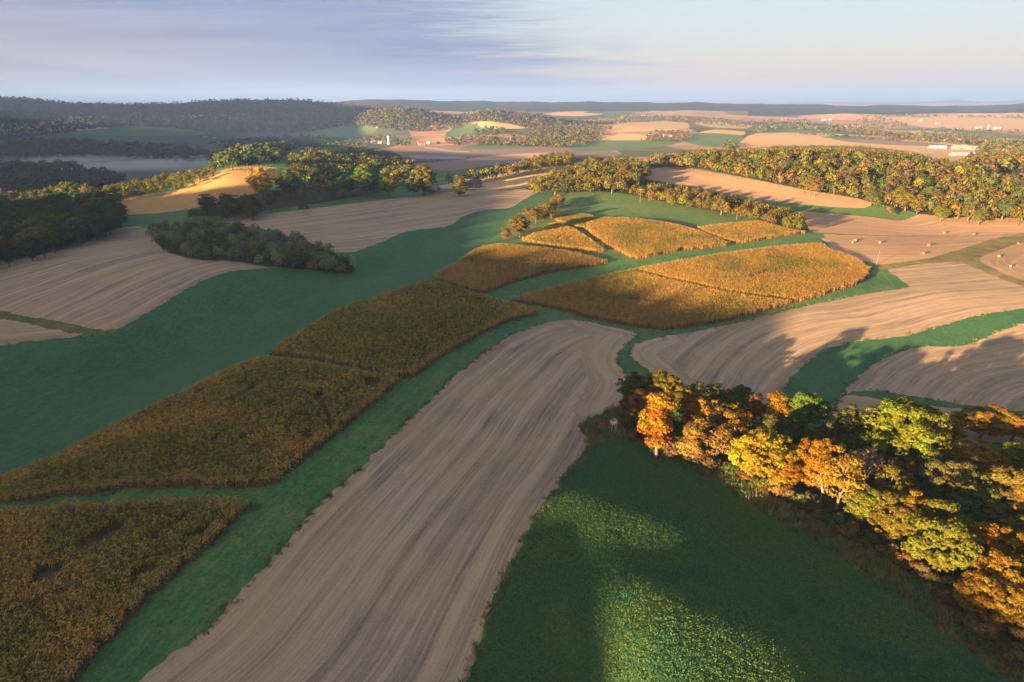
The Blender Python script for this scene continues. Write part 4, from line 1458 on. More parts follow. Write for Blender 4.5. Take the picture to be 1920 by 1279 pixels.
def bare_proto(seed, H=12.0):
    """A leafless grey tree: forked twigs."""
    r = np.random.default_rng(seed)
    mb = MB()

    def grow(p, d, L, rad, lev):
        q = p + d * L
        mid = p + d * L * 0.5 + Vector(r.normal(0, 0.05 * L, 3))
        mb.tube([p, mid, q], [rad, rad * 0.8, rad * 0.62], 4 if lev > 1 else 6, False)
        if lev >= 4:
            return
        for k in range(3 if lev < 3 else 4):
            nd = (d + Vector(r.normal(0, 0.42, 3)) + Vector((0, 0, 0.12))).normalized()
            grow(q if k else mid.lerp(q, 0.6), nd, L * r.uniform(0.55, 0.8), rad * 0.58, lev + 1)
    grow(Vector((0, 0, -0.5)), Vector((0.03, 0.02, 1)), H * 0.36, 0.2, 0)
    return mb.mesh('trunk', PALE_BARK, True)


PROTO = {
    'round': [tree_proto(1, base=0.08, clumps=100, clump_r=0.98, leaves=100), tree_proto(2, clumps=110, R=4.9, base=0.10, clump_r=1.0, leaves=100), tree_proto(3, R=4.3, base=0.06, clumps=95, clump_r=0.95, leaves=100)],
    'oak': [tree_proto(11, H=13, R=6.0, base=0.10, clumps=140, leaves=115, clump_r=1.05, shape='wide', trunk_r=0.4), tree_proto(12, H=12, R=5.6, base=0.10, clumps=130, leaves=110, clump_r=1.02, shape='wide', trunk_r=0.36)],
    'tall': [tree_proto(21, H=15, R=3.5, base=0.14, clumps=50, shape='tall'), tree_proto(22, H=15, R=3.2, base=0.18, clumps=44, shape='tall', clump_r=1.1)],
    'airy': [tree_proto(31, clumps=34, leaves=80, leaf=0.27, clump_r=1.15, sparse=0.6, limbs=16, R=4.8, base=0.2), tree_proto(32, clumps=30, leaves=70, leaf=0.27, clump_r=1.1, sparse=0.6, limbs=16, base=0.22)],
    'shrub': [tree_proto(41, H=4.2, R=2.4, base=0.0, clumps=22, leaves=80, leaf=0.22, clump_r=0.8, limbs=4, trunk_r=0.08), tree_proto(42, H=3.6, R=2.6, base=0.0, clumps=20, leaves=70, leaf=0.22, clump_r=0.85, limbs=4, trunk_r=0.08)],
    'pine': [tree_proto(51, H=16, R=3.6, base=0.08, clumps=60, leaves=110, leaf=0.26, clump_r=0.95, flat=0.55, shape='cone')],
}
BARE = [bare_proto(61), bare_proto(62, 11.0)]
KIND_WORD = {'round': 'tree', 'oak': 'broad tree', 'tall': 'tall narrow tree', 'airy': 'thin leaved tree', 'shrub': 'shrub', 'pine': 'dark conifer', 'bare': 'bare tree'}
NAME = {'round': 'autumn_tree', 'oak': 'broad_tree', 'tall': 'tall_tree', 'airy': 'sparse_tree', 'shrub': 'shrub', 'pine': 'conifer_tree', 'bare': 'bare_tree'}
COL = {
    'orange': (0.150, 0.080, 0.007), 'amber': (0.118, 0.078, 0.009), 'gold': (0.150, 0.098, 0.009), 'yellow': (0.150, 0.122, 0.010), 'lemon green': (0.092, 0.108, 0.010),
    'yellow green': (0.078, 0.085, 0.011), 'olive': (0.060, 0.066, 0.014), 'olive gold': (0.086, 0.072, 0.011), 'russet': (0.100, 0.060, 0.021), 'salmon': (0.138, 0.082, 0.022),
    'brown': (0.082, 0.058, 0.028), 'grey brown': (0.12, 0.098, 0.070), 'dark green': (0.042, 0.066, 0.020), 'green': (0.050, 0.085, 0.015), 'dark olive': (0.058, 0.062, 0.018),
    'bright yellow': (0.33, 0.235, 0.012), 'conifer': (0.020, 0.032, 0.013), 'grey green': (0.125, 0.140, 0.070), 'red': (0.230, 0.040, 0.012), 'pale grey': (0.20, 0.18, 0.16), 'maroon': (0.13, 0.025, 0.025), 'bronze': (0.084, 0.064, 0.016),
}
PICK = random.Random(5)
N_TREES = [0]


def place_tree(P, kind, H, W, color, label, group):
    """A tree at a ground point, H metres tall and about W metres across."""
    rz = PICK.uniform(0, 2 * PI)
    t = empty(NAME[kind], (P[0], P[1], P[2]), rz)
    N_TREES[0] += 1
    if kind == 'bare':
        me = BARE[PICK.randrange(len(BARE))]
        o = obj('trunk', me, t)
        o.scale = (W / 6.5, W / 6.5, H / 11.0)
    else:
        crown, trunk, h0, r0 = PROTO[kind][PICK.randrange(len(PROTO[kind]))]
        sc = (W / (2 * r0), W / (2 * r0), H / h0)
        o = obj('crown', crown, t)
        o.scale = sc
        j = PICK.uniform(0.88, 1.12)
        c = COL[color]
        o.color = (c[0] * j, c[1] * j * PICK.uniform(0.93, 1.07), c[2] * j, 1)
        b = obj('trunk', trunk, t)
        b.scale = sc
    tag(t, label, 'shrub' if kind == 'shrub' else 'tree', group)
    return t


# the autumn wood: every tree one can tell apart, (crown centre x, y in pixels, crown half width in pixels, kind, height as a share of the width, colour, label)
NEAR_TREES = [
    (1190, 722, 22, 'round', 1.25, 'dark olive', 'dark olive tree at the back tip of the autumn wood beside the grass lane'),
    (1245, 723, 34, 'oak', 0.95, 'olive gold', 'olive gold round tree at the back tip of the wood, first above the stubble'),
    (1232, 748, 15, 'round', 1.2, 'gold', 'small golden tree in front of the olive gold one at the tip'),
    (1200, 755, 22, 'round', 1.2, 'salmon', 'salmon tree above the bright orange tree near the deer stand'),
    (1237, 783, 31, 'tall', 1.9, 'orange', 'tall bright orange tree nearest the deer stand'),
    (1190, 788, 19, 'round', 1.2, 'dark olive', 'dark olive bushy tree just right of the deer stand'),
    (1178, 757, 14, 'round', 1.1, 'russet', 'russet brown tree at the outer corner of the wood'),
    (1314, 772, 30, 'round', 1.35, 'gold', 'golden yellow tree second behind the field edge, greenish below'),
    (1282, 812, 16, 'round', 1.5, 'olive', 'small olive tree between the bright orange and salmon trees'),
    (1302, 824, 25, 'tall', 1.5, 'salmon', 'orange salmon tree with a narrow crown at the field edge'),
    (1346, 828, 30, 'airy', 1.2, 'salmon', 'thin salmon brown tree with bare lower trunk at the field edge'),
    (1377, 795, 32, 'airy', 1.2, 'amber', 'airy amber tree behind the salmon pair'),
    (1372, 763, 21, 'round', 1.1, 'yellow green', 'yellow green tree behind the airy amber one'),
    (1414, 764, 19, 'round', 1.3, 'russet', 'russet tree between the airy amber and bright orange back trees'),
    (1456, 764, 21, 'tall', 1.7, 'orange', 'bright orange narrow tree standing alone at the back of the wood'),
    (1512, 765, 34, 'oak', 1.1, 'green', 'dark green broad tree with a gold top beside the curved green strip'),
    (1430, 846, 47, 'oak', 1.05, 'yellow', 'brightest yellow tree, round and full, at the field edge'),
    (1310, 738, 19, 'round', 1.1, 'dark olive', 'dark brownish tree at the back edge behind the golden one'),
    (1342, 736, 17, 'round', 1.0, 'dark olive', 'dark low tree at the back edge next to the stubble'),
    (1392, 742, 19, 'round', 1.0, 'dark green', 'dark green low tree at the back edge before the russet one'),
    (1368, 744, 14, 'round', 1.0, 'russet', 'small russet tree among dark ones at the back edge'),
    (1476, 878, 26, 'tall', 1.5, 'orange', 'orange tree with a pale trunk right of the brightest yellow tree'),
    (1535, 868, 34, 'round', 1.4, 'orange', 'deep orange tree with a rounded top beside the pale bare limbs'),
    (1580, 895, 40, 'airy', 1.5, 'amber', 'amber tree whose pale trunk and limbs show through'),
    (1455, 908, 20, 'shrub', 0.9, 'salmon', 'low pinkish brown shrub under the orange tree'),
    (1596, 790, 28, 'round', 1.25, 'dark olive', 'dark olive tree with a gold crest left of the wide lemon green tree'),
    (1692, 797, 66, 'oak', 0.85, 'lemon green', 'wide lemon green tree, largest at the back of the wood'),
    (1786, 806, 20, 'round', 1.0, 'gold', 'small golden tree right of the wide lemon green tree'),
    (1845, 790, 36, 'oak', 0.75, 'amber', 'wide amber tree at the back edge below the grassy line'),
    (1905, 796, 34, 'oak', 0.75, 'amber', 'amber tree at the back edge, last one before the frame ends'),
    (1552, 822, 26, 'round', 1.1, 'dark olive', 'dark olive tree behind the deep orange one'),
    (1490, 812, 26, 'round', 1.1, 'dark green', 'dark green tree between the brightest yellow and the broad dark tree'),
    (1602, 838, 24, 'round', 1.1, 'dark green', 'dark green tree in the shaded middle of the wood, left one'),
    (1650, 842, 24, 'round', 1.2, 'dark olive', 'dark tree in shade under the wide lemon green one'),
    (1628, 868, 28, 'airy', 1.2, 'grey brown', 'grey brown thin tree behind the amber tree with pale limbs'),
    (1672, 908, 30, 'round', 1.2, 'olive gold', 'olive gold tree before the dark gap in the wood'),
    (1625, 945, 34, 'oak', 1.0, 'yellow green', 'yellow green tree on the field edge right of the pale trunk'),
    (1672, 965, 34, 'round', 1.2, 'olive gold', 'olive gold tree on the field edge, second from the pale trunk'),
    (1715, 958, 34, 'round', 1.3, 'amber', 'amber tree with a lit trunk left of the green airy tree'),
    (1742, 868, 30, 'round', 1.0, 'dark green', 'dark green shaded tree in the middle gap of the wood'),
    (1795, 900, 42, 'oak', 1.0, 'dark olive', 'broad dark olive tree in shade in the middle of the wood'),
    (1745, 925, 26, 'round', 1.0, 'dark green', 'small dark tree filling the middle gap'),
    (1752, 848, 22, 'round', 1.0, 'salmon', 'salmon tree above the dark gap, left of the gold one'),
    (1810, 850, 32, 'oak', 0.85, 'gold', 'golden tree with spreading branches above the broad dark one'),
    (1860, 868, 24, 'round', 1.0, 'orange', 'vivid orange tree right of the spreading golden tree'),
    (1898, 856, 24, 'round', 1.1, 'yellow green', 'yellow green tree by the vivid orange one'),
    (1893, 912, 46, 'oak', 0.9, 'bronze', 'broad bronze tree at the side of the wood'),
    (1772, 1010, 56, 'oak', 0.95, 'yellow green', 'spreading yellow green tree with a white trunk at the field edge'),
    (1850, 1015, 32, 'round', 1.1, 'orange', 'orange tree behind the one with the white trunk'),
    (1908, 990, 26, 'round', 1.1, 'yellow green', 'yellow green tree between orange and bronze trees'),
    (1885, 1075, 46, 'oak', 1.0, 'amber', 'broad amber tree near the lower end of the wood'),
    (1838, 1112, 34, 'round', 1.1, 'amber', 'amber tree with a low crown by the pale snag'),
    (1905, 1140, 40, 'round', 1.0, 'amber', 'amber tree lowest in the wood'),
    (1960, 1050, 50, 'oak', 1.0, 'amber', 'amber tree cut by the edge of the view beside the broad amber one'),
    (1965, 930, 46, 'oak', 1.0, 'orange', 'orange tree cut by the edge of the view'),
    (1965, 1180, 46, 'oak', 1.0, 'bronze', 'bronze tree at the lower corner of the wood'),
    (1960, 850, 36, 'oak', 1.0, 'olive', 'olive tree cut by the edge at the back of the wood'),
    (1800, 960, 28, 'round', 1.1, 'dark green', 'dark green tree behind the spreading yellow green one'),
    (1850, 950, 30, 'round', 1.1, 'dark olive', 'dark olive tree in shade before the bronze one'),
    (1700, 880, 28, 'round', 1.0, 'dark olive', 'dark olive tree in the gap right of the grey brown one'),
    (1545, 905, 15, 'bare', 2.2, 'pale grey', 'pale leafless tree in front of the amber crown'),
    (1795, 1040, 16, 'bare', 2.0, 'pale grey', 'white forked bare tree under the yellow green crown'),
    (1440, 800, 22, 'round', 1.1, 'dark olive', 'dark tree behind the brightest yellow one'),
    (1400, 800, 17, 'round', 1.1, 'olive', 'small olive tree behind the airy amber tree'),
    (1268, 768, 18, 'round', 1.2, 'dark green', 'small dark green tree between the bright orange and golden trees'),
    (1280, 745, 20, 'round', 1.1, 'olive gold', 'olive gold low tree at the back, right of the tip'),
]
EDGE_SHRUBS = [(1200, 818, 'brown'), (1228, 838, 'dark olive'), (1262, 850, 'brown'), (1300, 862, 'dark olive'), (1330, 872, 'brown'), (1370, 882, 'dark green'), (1400, 893, 'russet'), (1432, 912, 'olive'),
               (1478, 932, 'brown'), (1510, 950, 'dark olive'), (1535, 968, 'brown'), (1568, 985, 'dark green'), (1592, 1000, 'russet'), (1630, 1012, 'dark olive'), (1668, 1034, 'brown'), (1700, 1058, 'russet'), (1730, 1078, 'brown'),
               (1758, 1100, 'dark olive'), (1785, 1128, 'brown'), (1812, 1160, 'dark olive'), (1845, 1185, 'russet'), (1866, 1165, 'grey brown'), (1868, 1212, 'dark olive'), (1900, 1238, 'brown')]


def build_near_wood():
    for x, y, rp, kind, hs, col, label in NEAR_TREES:
        # find the ground point under the crown: its centre stands at about 0.6 of the height
        H = 12.0
        for _ in range(4):
            P = unproj(x, y, 0.58 * H)[0]
            d = project(P)[2]
            W = 2 * rp / F * d * 1.26
            H = W * hs * 0.98
            if kind == 'bare':
                H = W * hs
        place_tree(P, kind, H, W, col, label, 'trees of the autumn wood')
    words = ['first', 'second', 'third', 'fourth', 'fifth', 'sixth', 'seventh', 'eighth', 'ninth', 'tenth', 'eleventh', 'twelfth']
    cnt = {}
    for x, y, col in EDGE_SHRUBS:
        P = unproj(x, y, 1.0)[0]
        cnt[col] = cnt.get(col, 0) + 1
        W = PICK.uniform(4.0, 6.5)
        place_tree(P, 'shrub', W * PICK.uniform(0.6, 0.85), W, col, f'{words[cnt[col] - 1]} {col} shrub from the deer stand along the foot of the wood', 'shrubs along the foot of the autumn wood')


build_near_wood()

# groves: (phrase, outline in pixels at crown level, spacing m, height range, {kind: weight}, {colour: weight}, landmarks [(x, y, phrase)])
GROVES = [
    ('dark wood on the left', [(-120, 372), (0, 362), (60, 358), (120, 358), (190, 372), (226, 402), (205, 420), (150, 440), (60, 466), (0, 478), (-120, 505)], 7.5, (9, 15), {'round': 4, 'oak': 2, 'pine': 3, 'tall': 1}, {'dark green': 5, 'dark olive': 3, 'olive': 3, 'grey brown': 2, 'yellow green': 1, 'green': 2},
     [(0, 380, 'deep in the dark wood'), (220, 410, 'at the end of the dark wood by the golden knoll'), (60, 465, 'on the edge of the dark wood by the stubble'), (120, 370, 'on the far side of the dark wood'), (180, 430, 'at the corner of the dark wood facing the shrub belt')]),
    ('shrub belt', [(282, 428), (330, 420), (420, 424), (520, 438), (600, 462), (662, 500), (645, 506), (540, 494), (440, 482), (362, 477), (310, 462)], 6.3, (4.5, 8.5), {'round': 5, 'oak': 2, 'airy': 1}, {'grey green': 6, 'grey brown': 2, 'olive': 2, 'green': 2},
     [(290, 440, 'at the narrow end of the shrub belt'), (400, 430, 'on the back of the shrub belt'), (380, 475, 'on the stubble side of the shrub belt'), (500, 480, 'in the middle of the shrub belt'), (640, 500, 'at the end of the shrub belt by the green field'), (560, 455, 'on the shrub belt behind its middle')]),
    ('trees at the foot of the golden knoll', [(352, 396), (400, 378), (450, 368), (480, 350), (530, 340), (600, 338), (655, 350), (620, 372), (540, 386), (430, 400)], 9.5, (7, 15), {'round': 4, 'oak': 2, 'shrub': 1}, {'green': 3, 'olive': 4, 'olive gold': 2, 'dark green': 3, 'dark olive': 3, 'yellow green': 1},
     [(370, 390, 'at the low end of the trees under the golden knoll'), (470, 365, 'under the crest of the golden knoll'), (560, 350, 'behind the golden yellow tree by the knoll'), (640, 355, 'by the road end of the knoll trees')]),
    ('hedge between green fields', [(942, 440), (962, 414), (1010, 388), (1050, 366), (1062, 368), (1035, 398), (998, 428), (960, 446)], 5.0, (3.5, 7), {'round': 4, 'oak': 2, 'shrub': 1}, {'bronze': 4, 'olive gold': 3, 'brown': 2, 'olive': 2},
     [(960, 425, 'at the thick end of the hedge by the corn'), (1000, 400, 'in the middle of the hedge'), (1045, 375, 'at the thin far end of the hedge')]),
    ('tree row behind the green hill field', [(1180, 352), (1240, 348), (1310, 362), (1390, 378), (1450, 392), (1500, 408), (1512, 424), (1490, 426), (1420, 408), (1330, 390), (1250, 376), (1180, 360)], 6.5, (6, 9.5), {'round': 4, 'tall': 2, 'oak': 1, 'airy': 1}, {'olive gold': 4, 'bronze': 4, 'olive': 2, 'yellow green': 1, 'brown': 1},
     [(1200, 355, 'at the start of the tree row behind the green hill field'), (1300, 370, 'in the tree row behind the utility pole'), (1400, 395, 'in the middle of the tree row above the corn plot'), (1500, 418, 'at the free end of the tree row by the stubble')]),
    ('grove on the saddle', [(985, 350), (1010, 340), (1060, 318), (1110, 308), (1180, 302), (1215, 318), (1205, 335), (1180, 348), (1100, 354), (1000, 354)], 8.0, (8, 13), {'round': 4, 'oak': 3, 'tall': 1}, {'olive': 4, 'bronze': 3, 'olive gold': 3, 'yellow green': 2, 'amber': 1, 'dark olive': 2},
     [(1000, 348, 'at the stubble end of the grove on the saddle'), (1090, 320, 'at the back of the grove on the saddle'), (1100, 345, 'in front of the grove on the saddle'), (1190, 320, 'at the end of the grove by the pale crescent field')]),
    ('sunlit wooded hill', [(1205, 304), (1240, 298), (1300, 292), (1400, 284), (1480, 276), (1560, 274), (1660, 284), (1730, 300), (1810, 318), (1920, 340), (1990, 350), (1990, 400), (1800, 402), (1725, 396), (1700, 388), (1636, 374), (1600, 364), (1500, 346), (1400, 326), (1290, 307)], 8.2, (9, 13), {'round': 5, 'oak': 3, 'tall': 1, 'airy': 1}, {'olive gold': 4, 'olive': 5, 'bronze': 5, 'yellow green': 2, 'brown': 4, 'dark olive': 5, 'dark green': 3, 'gold': 0.6, 'amber': 0.6},
     [(1250, 305, 'at the near end of the wooded hill'), (1350, 315, 'along the pale crescent field on the wooded hill'), (1500, 340, 'on the slope above the pale crescent field'), (1650, 372, 'at the tip of the crescent field under the wooded hill'), (1750, 395, 'at the foot of the wooded hill by the swirled stubble'), (1850, 390, 'at the foot of the wooded hill near its end'), (1900, 360, 'on the end slope of the wooded hill'), (1700, 330, 'high on the middle of the wooded hill'), (1550, 300, 'on the top of the wooded hill')]),
    ('wooded spur behind the knoll', [(545, 300), (570, 290), (640, 283), (700, 283), (745, 292), (770, 312), (760, 335), (690, 332), (600, 335), (540, 330)], 9.0, (9, 13), {'round': 4, 'oak': 3}, {'dark olive': 4, 'olive': 4, 'bronze': 1, 'green': 2, 'dark green': 3},
     [(560, 305, 'on the spur next to the green slope'), (650, 290, 'on top of the spur behind the knoll'), (740, 310, 'at the end of the spur before the long white sheds')]),
    ('tree row along the curving tan field', [(830, 340), (900, 324), (960, 312), (1010, 300), (1040, 286), (1075, 290), (1070, 303), (1000, 316), (900, 332), (840, 346)], 8.5, (8, 12), {'round': 4, 'tall': 2, 'oak': 1}, {'olive gold': 4, 'bronze': 4, 'olive': 3, 'yellow green': 1},
     [(850, 338, 'at the house end of the row along the curving tan field'), (960, 314, 'in the row along the curving tan field'), (1060, 293, 'at the thick end of the row on the curving tan field')]),
    ('trees beyond the golden knoll', [(170, 362), (230, 345), (290, 335), (350, 325), (400, 318), (400, 330), (345, 350), (260, 366), (215, 374)], 7.5, (4, 7.5), {'round': 4, 'oak': 3}, {'olive': 4, 'dark olive': 3, 'yellow green': 2, 'bronze': 2},
     [(200, 360, 'left of the golden knoll'), (350, 335, 'just behind the golden knoll')]),
    ('copse on the ditch corner', [(1655, 392), (1690, 385), (1700, 392), (1670, 400)], 6.0, (4, 6), {'round': 1, 'shrub': 1}, {'bronze': 1, 'brown': 1}, [(1670, 392, 'in the little copse in the green band')]),
]
SINGLE = [  # crown centre px, half width px, kind, height share, colour, label
    (488, 340, 22, 'round', 1.2, 'bright yellow', 'glowing yellow tree beside the golden knoll'), (541, 342, 22, 'round', 1.15, 'green', 'dark green tree right of the glowing yellow tree'),
    (505, 372, 11, 'tall', 1.8, 'yellow green', 'small yellow tree below the glowing yellow tree'), (596, 352, 20, 'airy', 1.2, 'olive gold', 'gold thin tree on the knoll side of the road'),
    (684, 336, 24, 'round', 1.15, 'green', 'round green tree behind the road bend'), (700, 340, 16, 'round', 1.1, 'dark green', 'dark green tree half hidden at the road bend'),
    (728, 347, 20, 'oak', 0.95, 'lemon green', 'bright yellow green tree by the roadside pole'), (795, 332, 26, 'oak', 1.1, 'olive gold', 'large olive tree with lit crown behind the small white house'),
    (797, 352, 8, 'round', 1.1, 'gold', 'little golden tree touching the small white house'), (862, 346, 16, 'round', 1.15, 'olive gold', 'lone tree with a bare trunk before the dark roofed house'),
    (775, 345, 18, 'round', 1.1, 'olive', 'olive tree left of the small white house'),
    (1712, 377, 9, 'round', 1.3, 'red', 'red tree at the foot of the wooded hill'), (1680, 376, 8, 'round', 1.2, 'salmon', 'salmon tree left of the red tree on the wooded hill'), (1655, 318, 10, 'round', 1.0, 'orange', 'orange tree high on the wooded hill'),
    (1675, 355, 8, 'round', 1.0, 'orange', 'orange tree above the salmon tree on the wooded hill'), (1735, 375, 9, 'round', 1.4, 'green', 'green tree right of the red tree'),
    (97, 445, 12, 'tall', 2.0, 'yellow green', 'yellow green narrow tree on the edge of the dark wood'), (32, 460, 17, 'round', 1.1, 'gold', 'golden tree at the edge of the dark wood'), (40, 425, 13, 'bare', 1.6, 'pale grey', 'grey leafless tree against the dark wood'),
    (125, 358, 17, 'round', 1.1, 'lemon green', 'yellow green tree top above the dark wood'),
    (975, 420, 21, 'oak', 0.95, 'bronze', 'bronze round tree at the thick end of the hedge'), (1005, 402, 14, 'round', 1.0, 'olive gold', 'olive gold tree in the hedge behind the bronze one'),
]


def poisson(poly, spacing, seed):
    r = np.random.default_rng(seed)
    lo, hi = poly.min(0), poly.max(0)
    g = spacing
    nx, ny = int((hi[0] - lo[0]) / g) + 2, int((hi[1] - lo[1]) / g) + 2
    i, j = np.meshgrid(np.arange(nx), np.arange(ny), indexing='ij')
    p = np.stack([lo[0] + (i + 0.5 * (j % 2)) * g, lo[1] + j * g * 0.9], -1).reshape(-1, 2).astype(float)
    p += r.uniform(-0.38, 0.38, p.shape) * g
    return p[pip(p, poly)]


def choose(d, r):
    k = list(d)
    return r.choices(k, [d[a] for a in k])[0]


# a coarse crown for woods too far off to tell single trees: few, larger leaf clumps
def coarse_crown(seed, n, H=1.0, R=0.42):
    r = np.random.default_rng(seed)
    d = r.normal(0, 1, (n, 3))
    d /= np.linalg.norm(d, axis=1)[:, None]
    d[d[:, 2] < -0.5, 2] *= -0.6
    lob = 1 + 0.22 * np.sin(d[:, 0] * 5 + seed) * np.cos(d[:, 1] * 4 + d[:, 2] * 3 + seed)
    p = d * (r.uniform(0.75, 1.0, n) * lob)[:, None] * np.array([R, R, 0.42]) + np.array([0, 0, 0.56])
    s = 1.9 / math.sqrt(n) * 0.5
    nn = d + r.normal(0, 0.45, (n, 3))
    nn /= np.linalg.norm(nn, axis=1)[:, None]
    a = np.cross(nn, r.normal(0, 1, (n, 3)))
    a /= np.linalg.norm(a, axis=1)[:, None] + 1e-6
    b = np.cross(nn, a)
    ss = s * r.uniform(0.6, 1.3, n)[:, None]
    V = np.stack([p - a * ss, p - b * ss * 0.7, p + a * ss, p + b * ss * 0.7], 1).reshape(-1, 3)
    shade = np.repeat(r.uniform(0.7, 1.3, n), 4)
    # a stem
    w = 0.012
    b0 = len(V)
    V = np.vstack([V, [(-w, 0, 0), (w, 0, 0), (w, 0, .5), (-w, 0, .5), (0, -w, 0), (0, w, 0), (0, w, .5), (0, -w, .5)]])
    shade = np.concatenate([shade, np.full(8, 0.5)])
    Q = np.arange(len(V)).reshape(-1, 4)
    return V, Q, shade


def wood_mesh(name, base, H, W, cols, nleaf, label, cat='wood'):
    n = len(base)
    parts = []
    which = rng.integers(0, 4, n)
    for k in range(4):
        s = which == k
        if not s.any():
            continue
        tv, tq, sh = coarse_crown(k + 3, nleaf)
        sc = np.stack([W[s], W[s], H[s]], -1)
        v, q, c = scatter(base[s], rng.uniform(0, 2 * PI, s.sum()), sc, tv, tq, cols[s])
        c = c * np.tile(sh, s.sum())[:, None]
        parts.append((v, q, c))
    V, Q, K = merge(parts)
    me = mesh_np(name, V, Q, STAND)
    add_color(me, K)
    return tag(obj(name, me), label, cat, kind='stuff')


def build_groves():
    r = random.Random(11)
    for x, y, rp, kind, hs, col, label in SINGLE:
        H = 8.0
        for _ in range(4):
            P = unproj(x, y, 0.55 * H)[0]
            W = 2 * rp / F * project(P)[2] * 1.1
            H = W * hs
        place_tree(P, kind, H, W, col, label, 'single trees')
    cand = []
    for gi, (phrase, outline, spacing, (h0, h1), kinds, cols, marks) in enumerate(GROVES):
        s = spline(outline, True, 8.0)
        poly = unproj(s[:, 0], s[:, 1], (h0 + h1) / 2 * 0.55)[:, :2]
        pts = poisson(poly, spacing, 100 + gi)
        for p in pts:
            kind = choose(kinds, r)
            col = choose(cols, r)
            H = h0 + (h1 - h0) * r.triangular(-0.25, 1.3, 0.45)
            W = H * r.uniform(0.8, 1.25) * {'round': 0.78, 'oak': 1.0, 'tall': 0.5, 'airy': 0.75, 'shrub': 1.2, 'pine': 0.45, 'bare': 0.6}[kind]
            if kind == 'shrub':
                H *= 0.5
                W *= 0.5
            z = float(zf(p[0], p[1]))
            px, py, d = project(np.array([p[0], p[1], z + H * 0.6]))
            if any(abs(px - a[0]) < a[2] * 1.05 and -a[2] * 0.8 < py - a[1] < a[2] * 2.2 for a in SINGLE):
                continue
            cand.append((H * W / d**2 if -40 < px < 1960 else 0.0, gi, (p[0], p[1], z), kind, col, H, W, float(px), float(py)))
    cand.sort(key=lambda c: -c[0])
    room = 296 - N_TREES[0]
    print('candidates', len(cand), 'room', room)
    rest = {}
    for i, (sz, gi, P, kind, col, H, W, px, py) in enumerate(cand):
        phrase, marks = GROVES[gi][0], GROVES[gi][6]
        if i < room:
            m = min(marks, key=lambda k: (k[0] - px) ** 2 + 4 * (k[1] - py) ** 2)[2]
            size = 'low' if H < 6 else ('tall' if H > 11 else '')
            lab = ' '.join(w for w in (size, col, KIND_WORD[kind].replace('tall narrow', 'narrow'), m) if w)
            if len(lab.split()) > 16:
                lab = ' '.join(w for w in (col, KIND_WORD[kind].split()[-1], m))
            place_tree(P, kind, H, W, col if kind != 'bare' else 'pale grey', lab, phrase)
        else:
            rest.setdefault(gi, []).append((P, H, W, COL[col] if kind != 'bare' else COL['grey brown']))
    for gi, lst in rest.items():
        b = np.array([a[0] for a in lst])
        H = np.array([a[1] for a in lst])
        W = np.array([a[2] for a in lst]) * 1.1
        K = np.array([a[3] for a in lst])
        far = np.hypot(b[:, 0], b[:, 1]).mean() > 900
        K = K * rng.uniform(0.75, 1.25, (len(K), 1))
        wood_mesh('wood', b, H, W, K, 150 if far else 260, {'sunlit wooded hill': 'trees of the sunlit wooded hill that close up into one wood'}.get(GROVES[gi][0], f'closed tops of the {GROVES[gi][0]}'))
    print({GROVES[g][0]: len(v) for g, v in rest.items()})


build_groves()


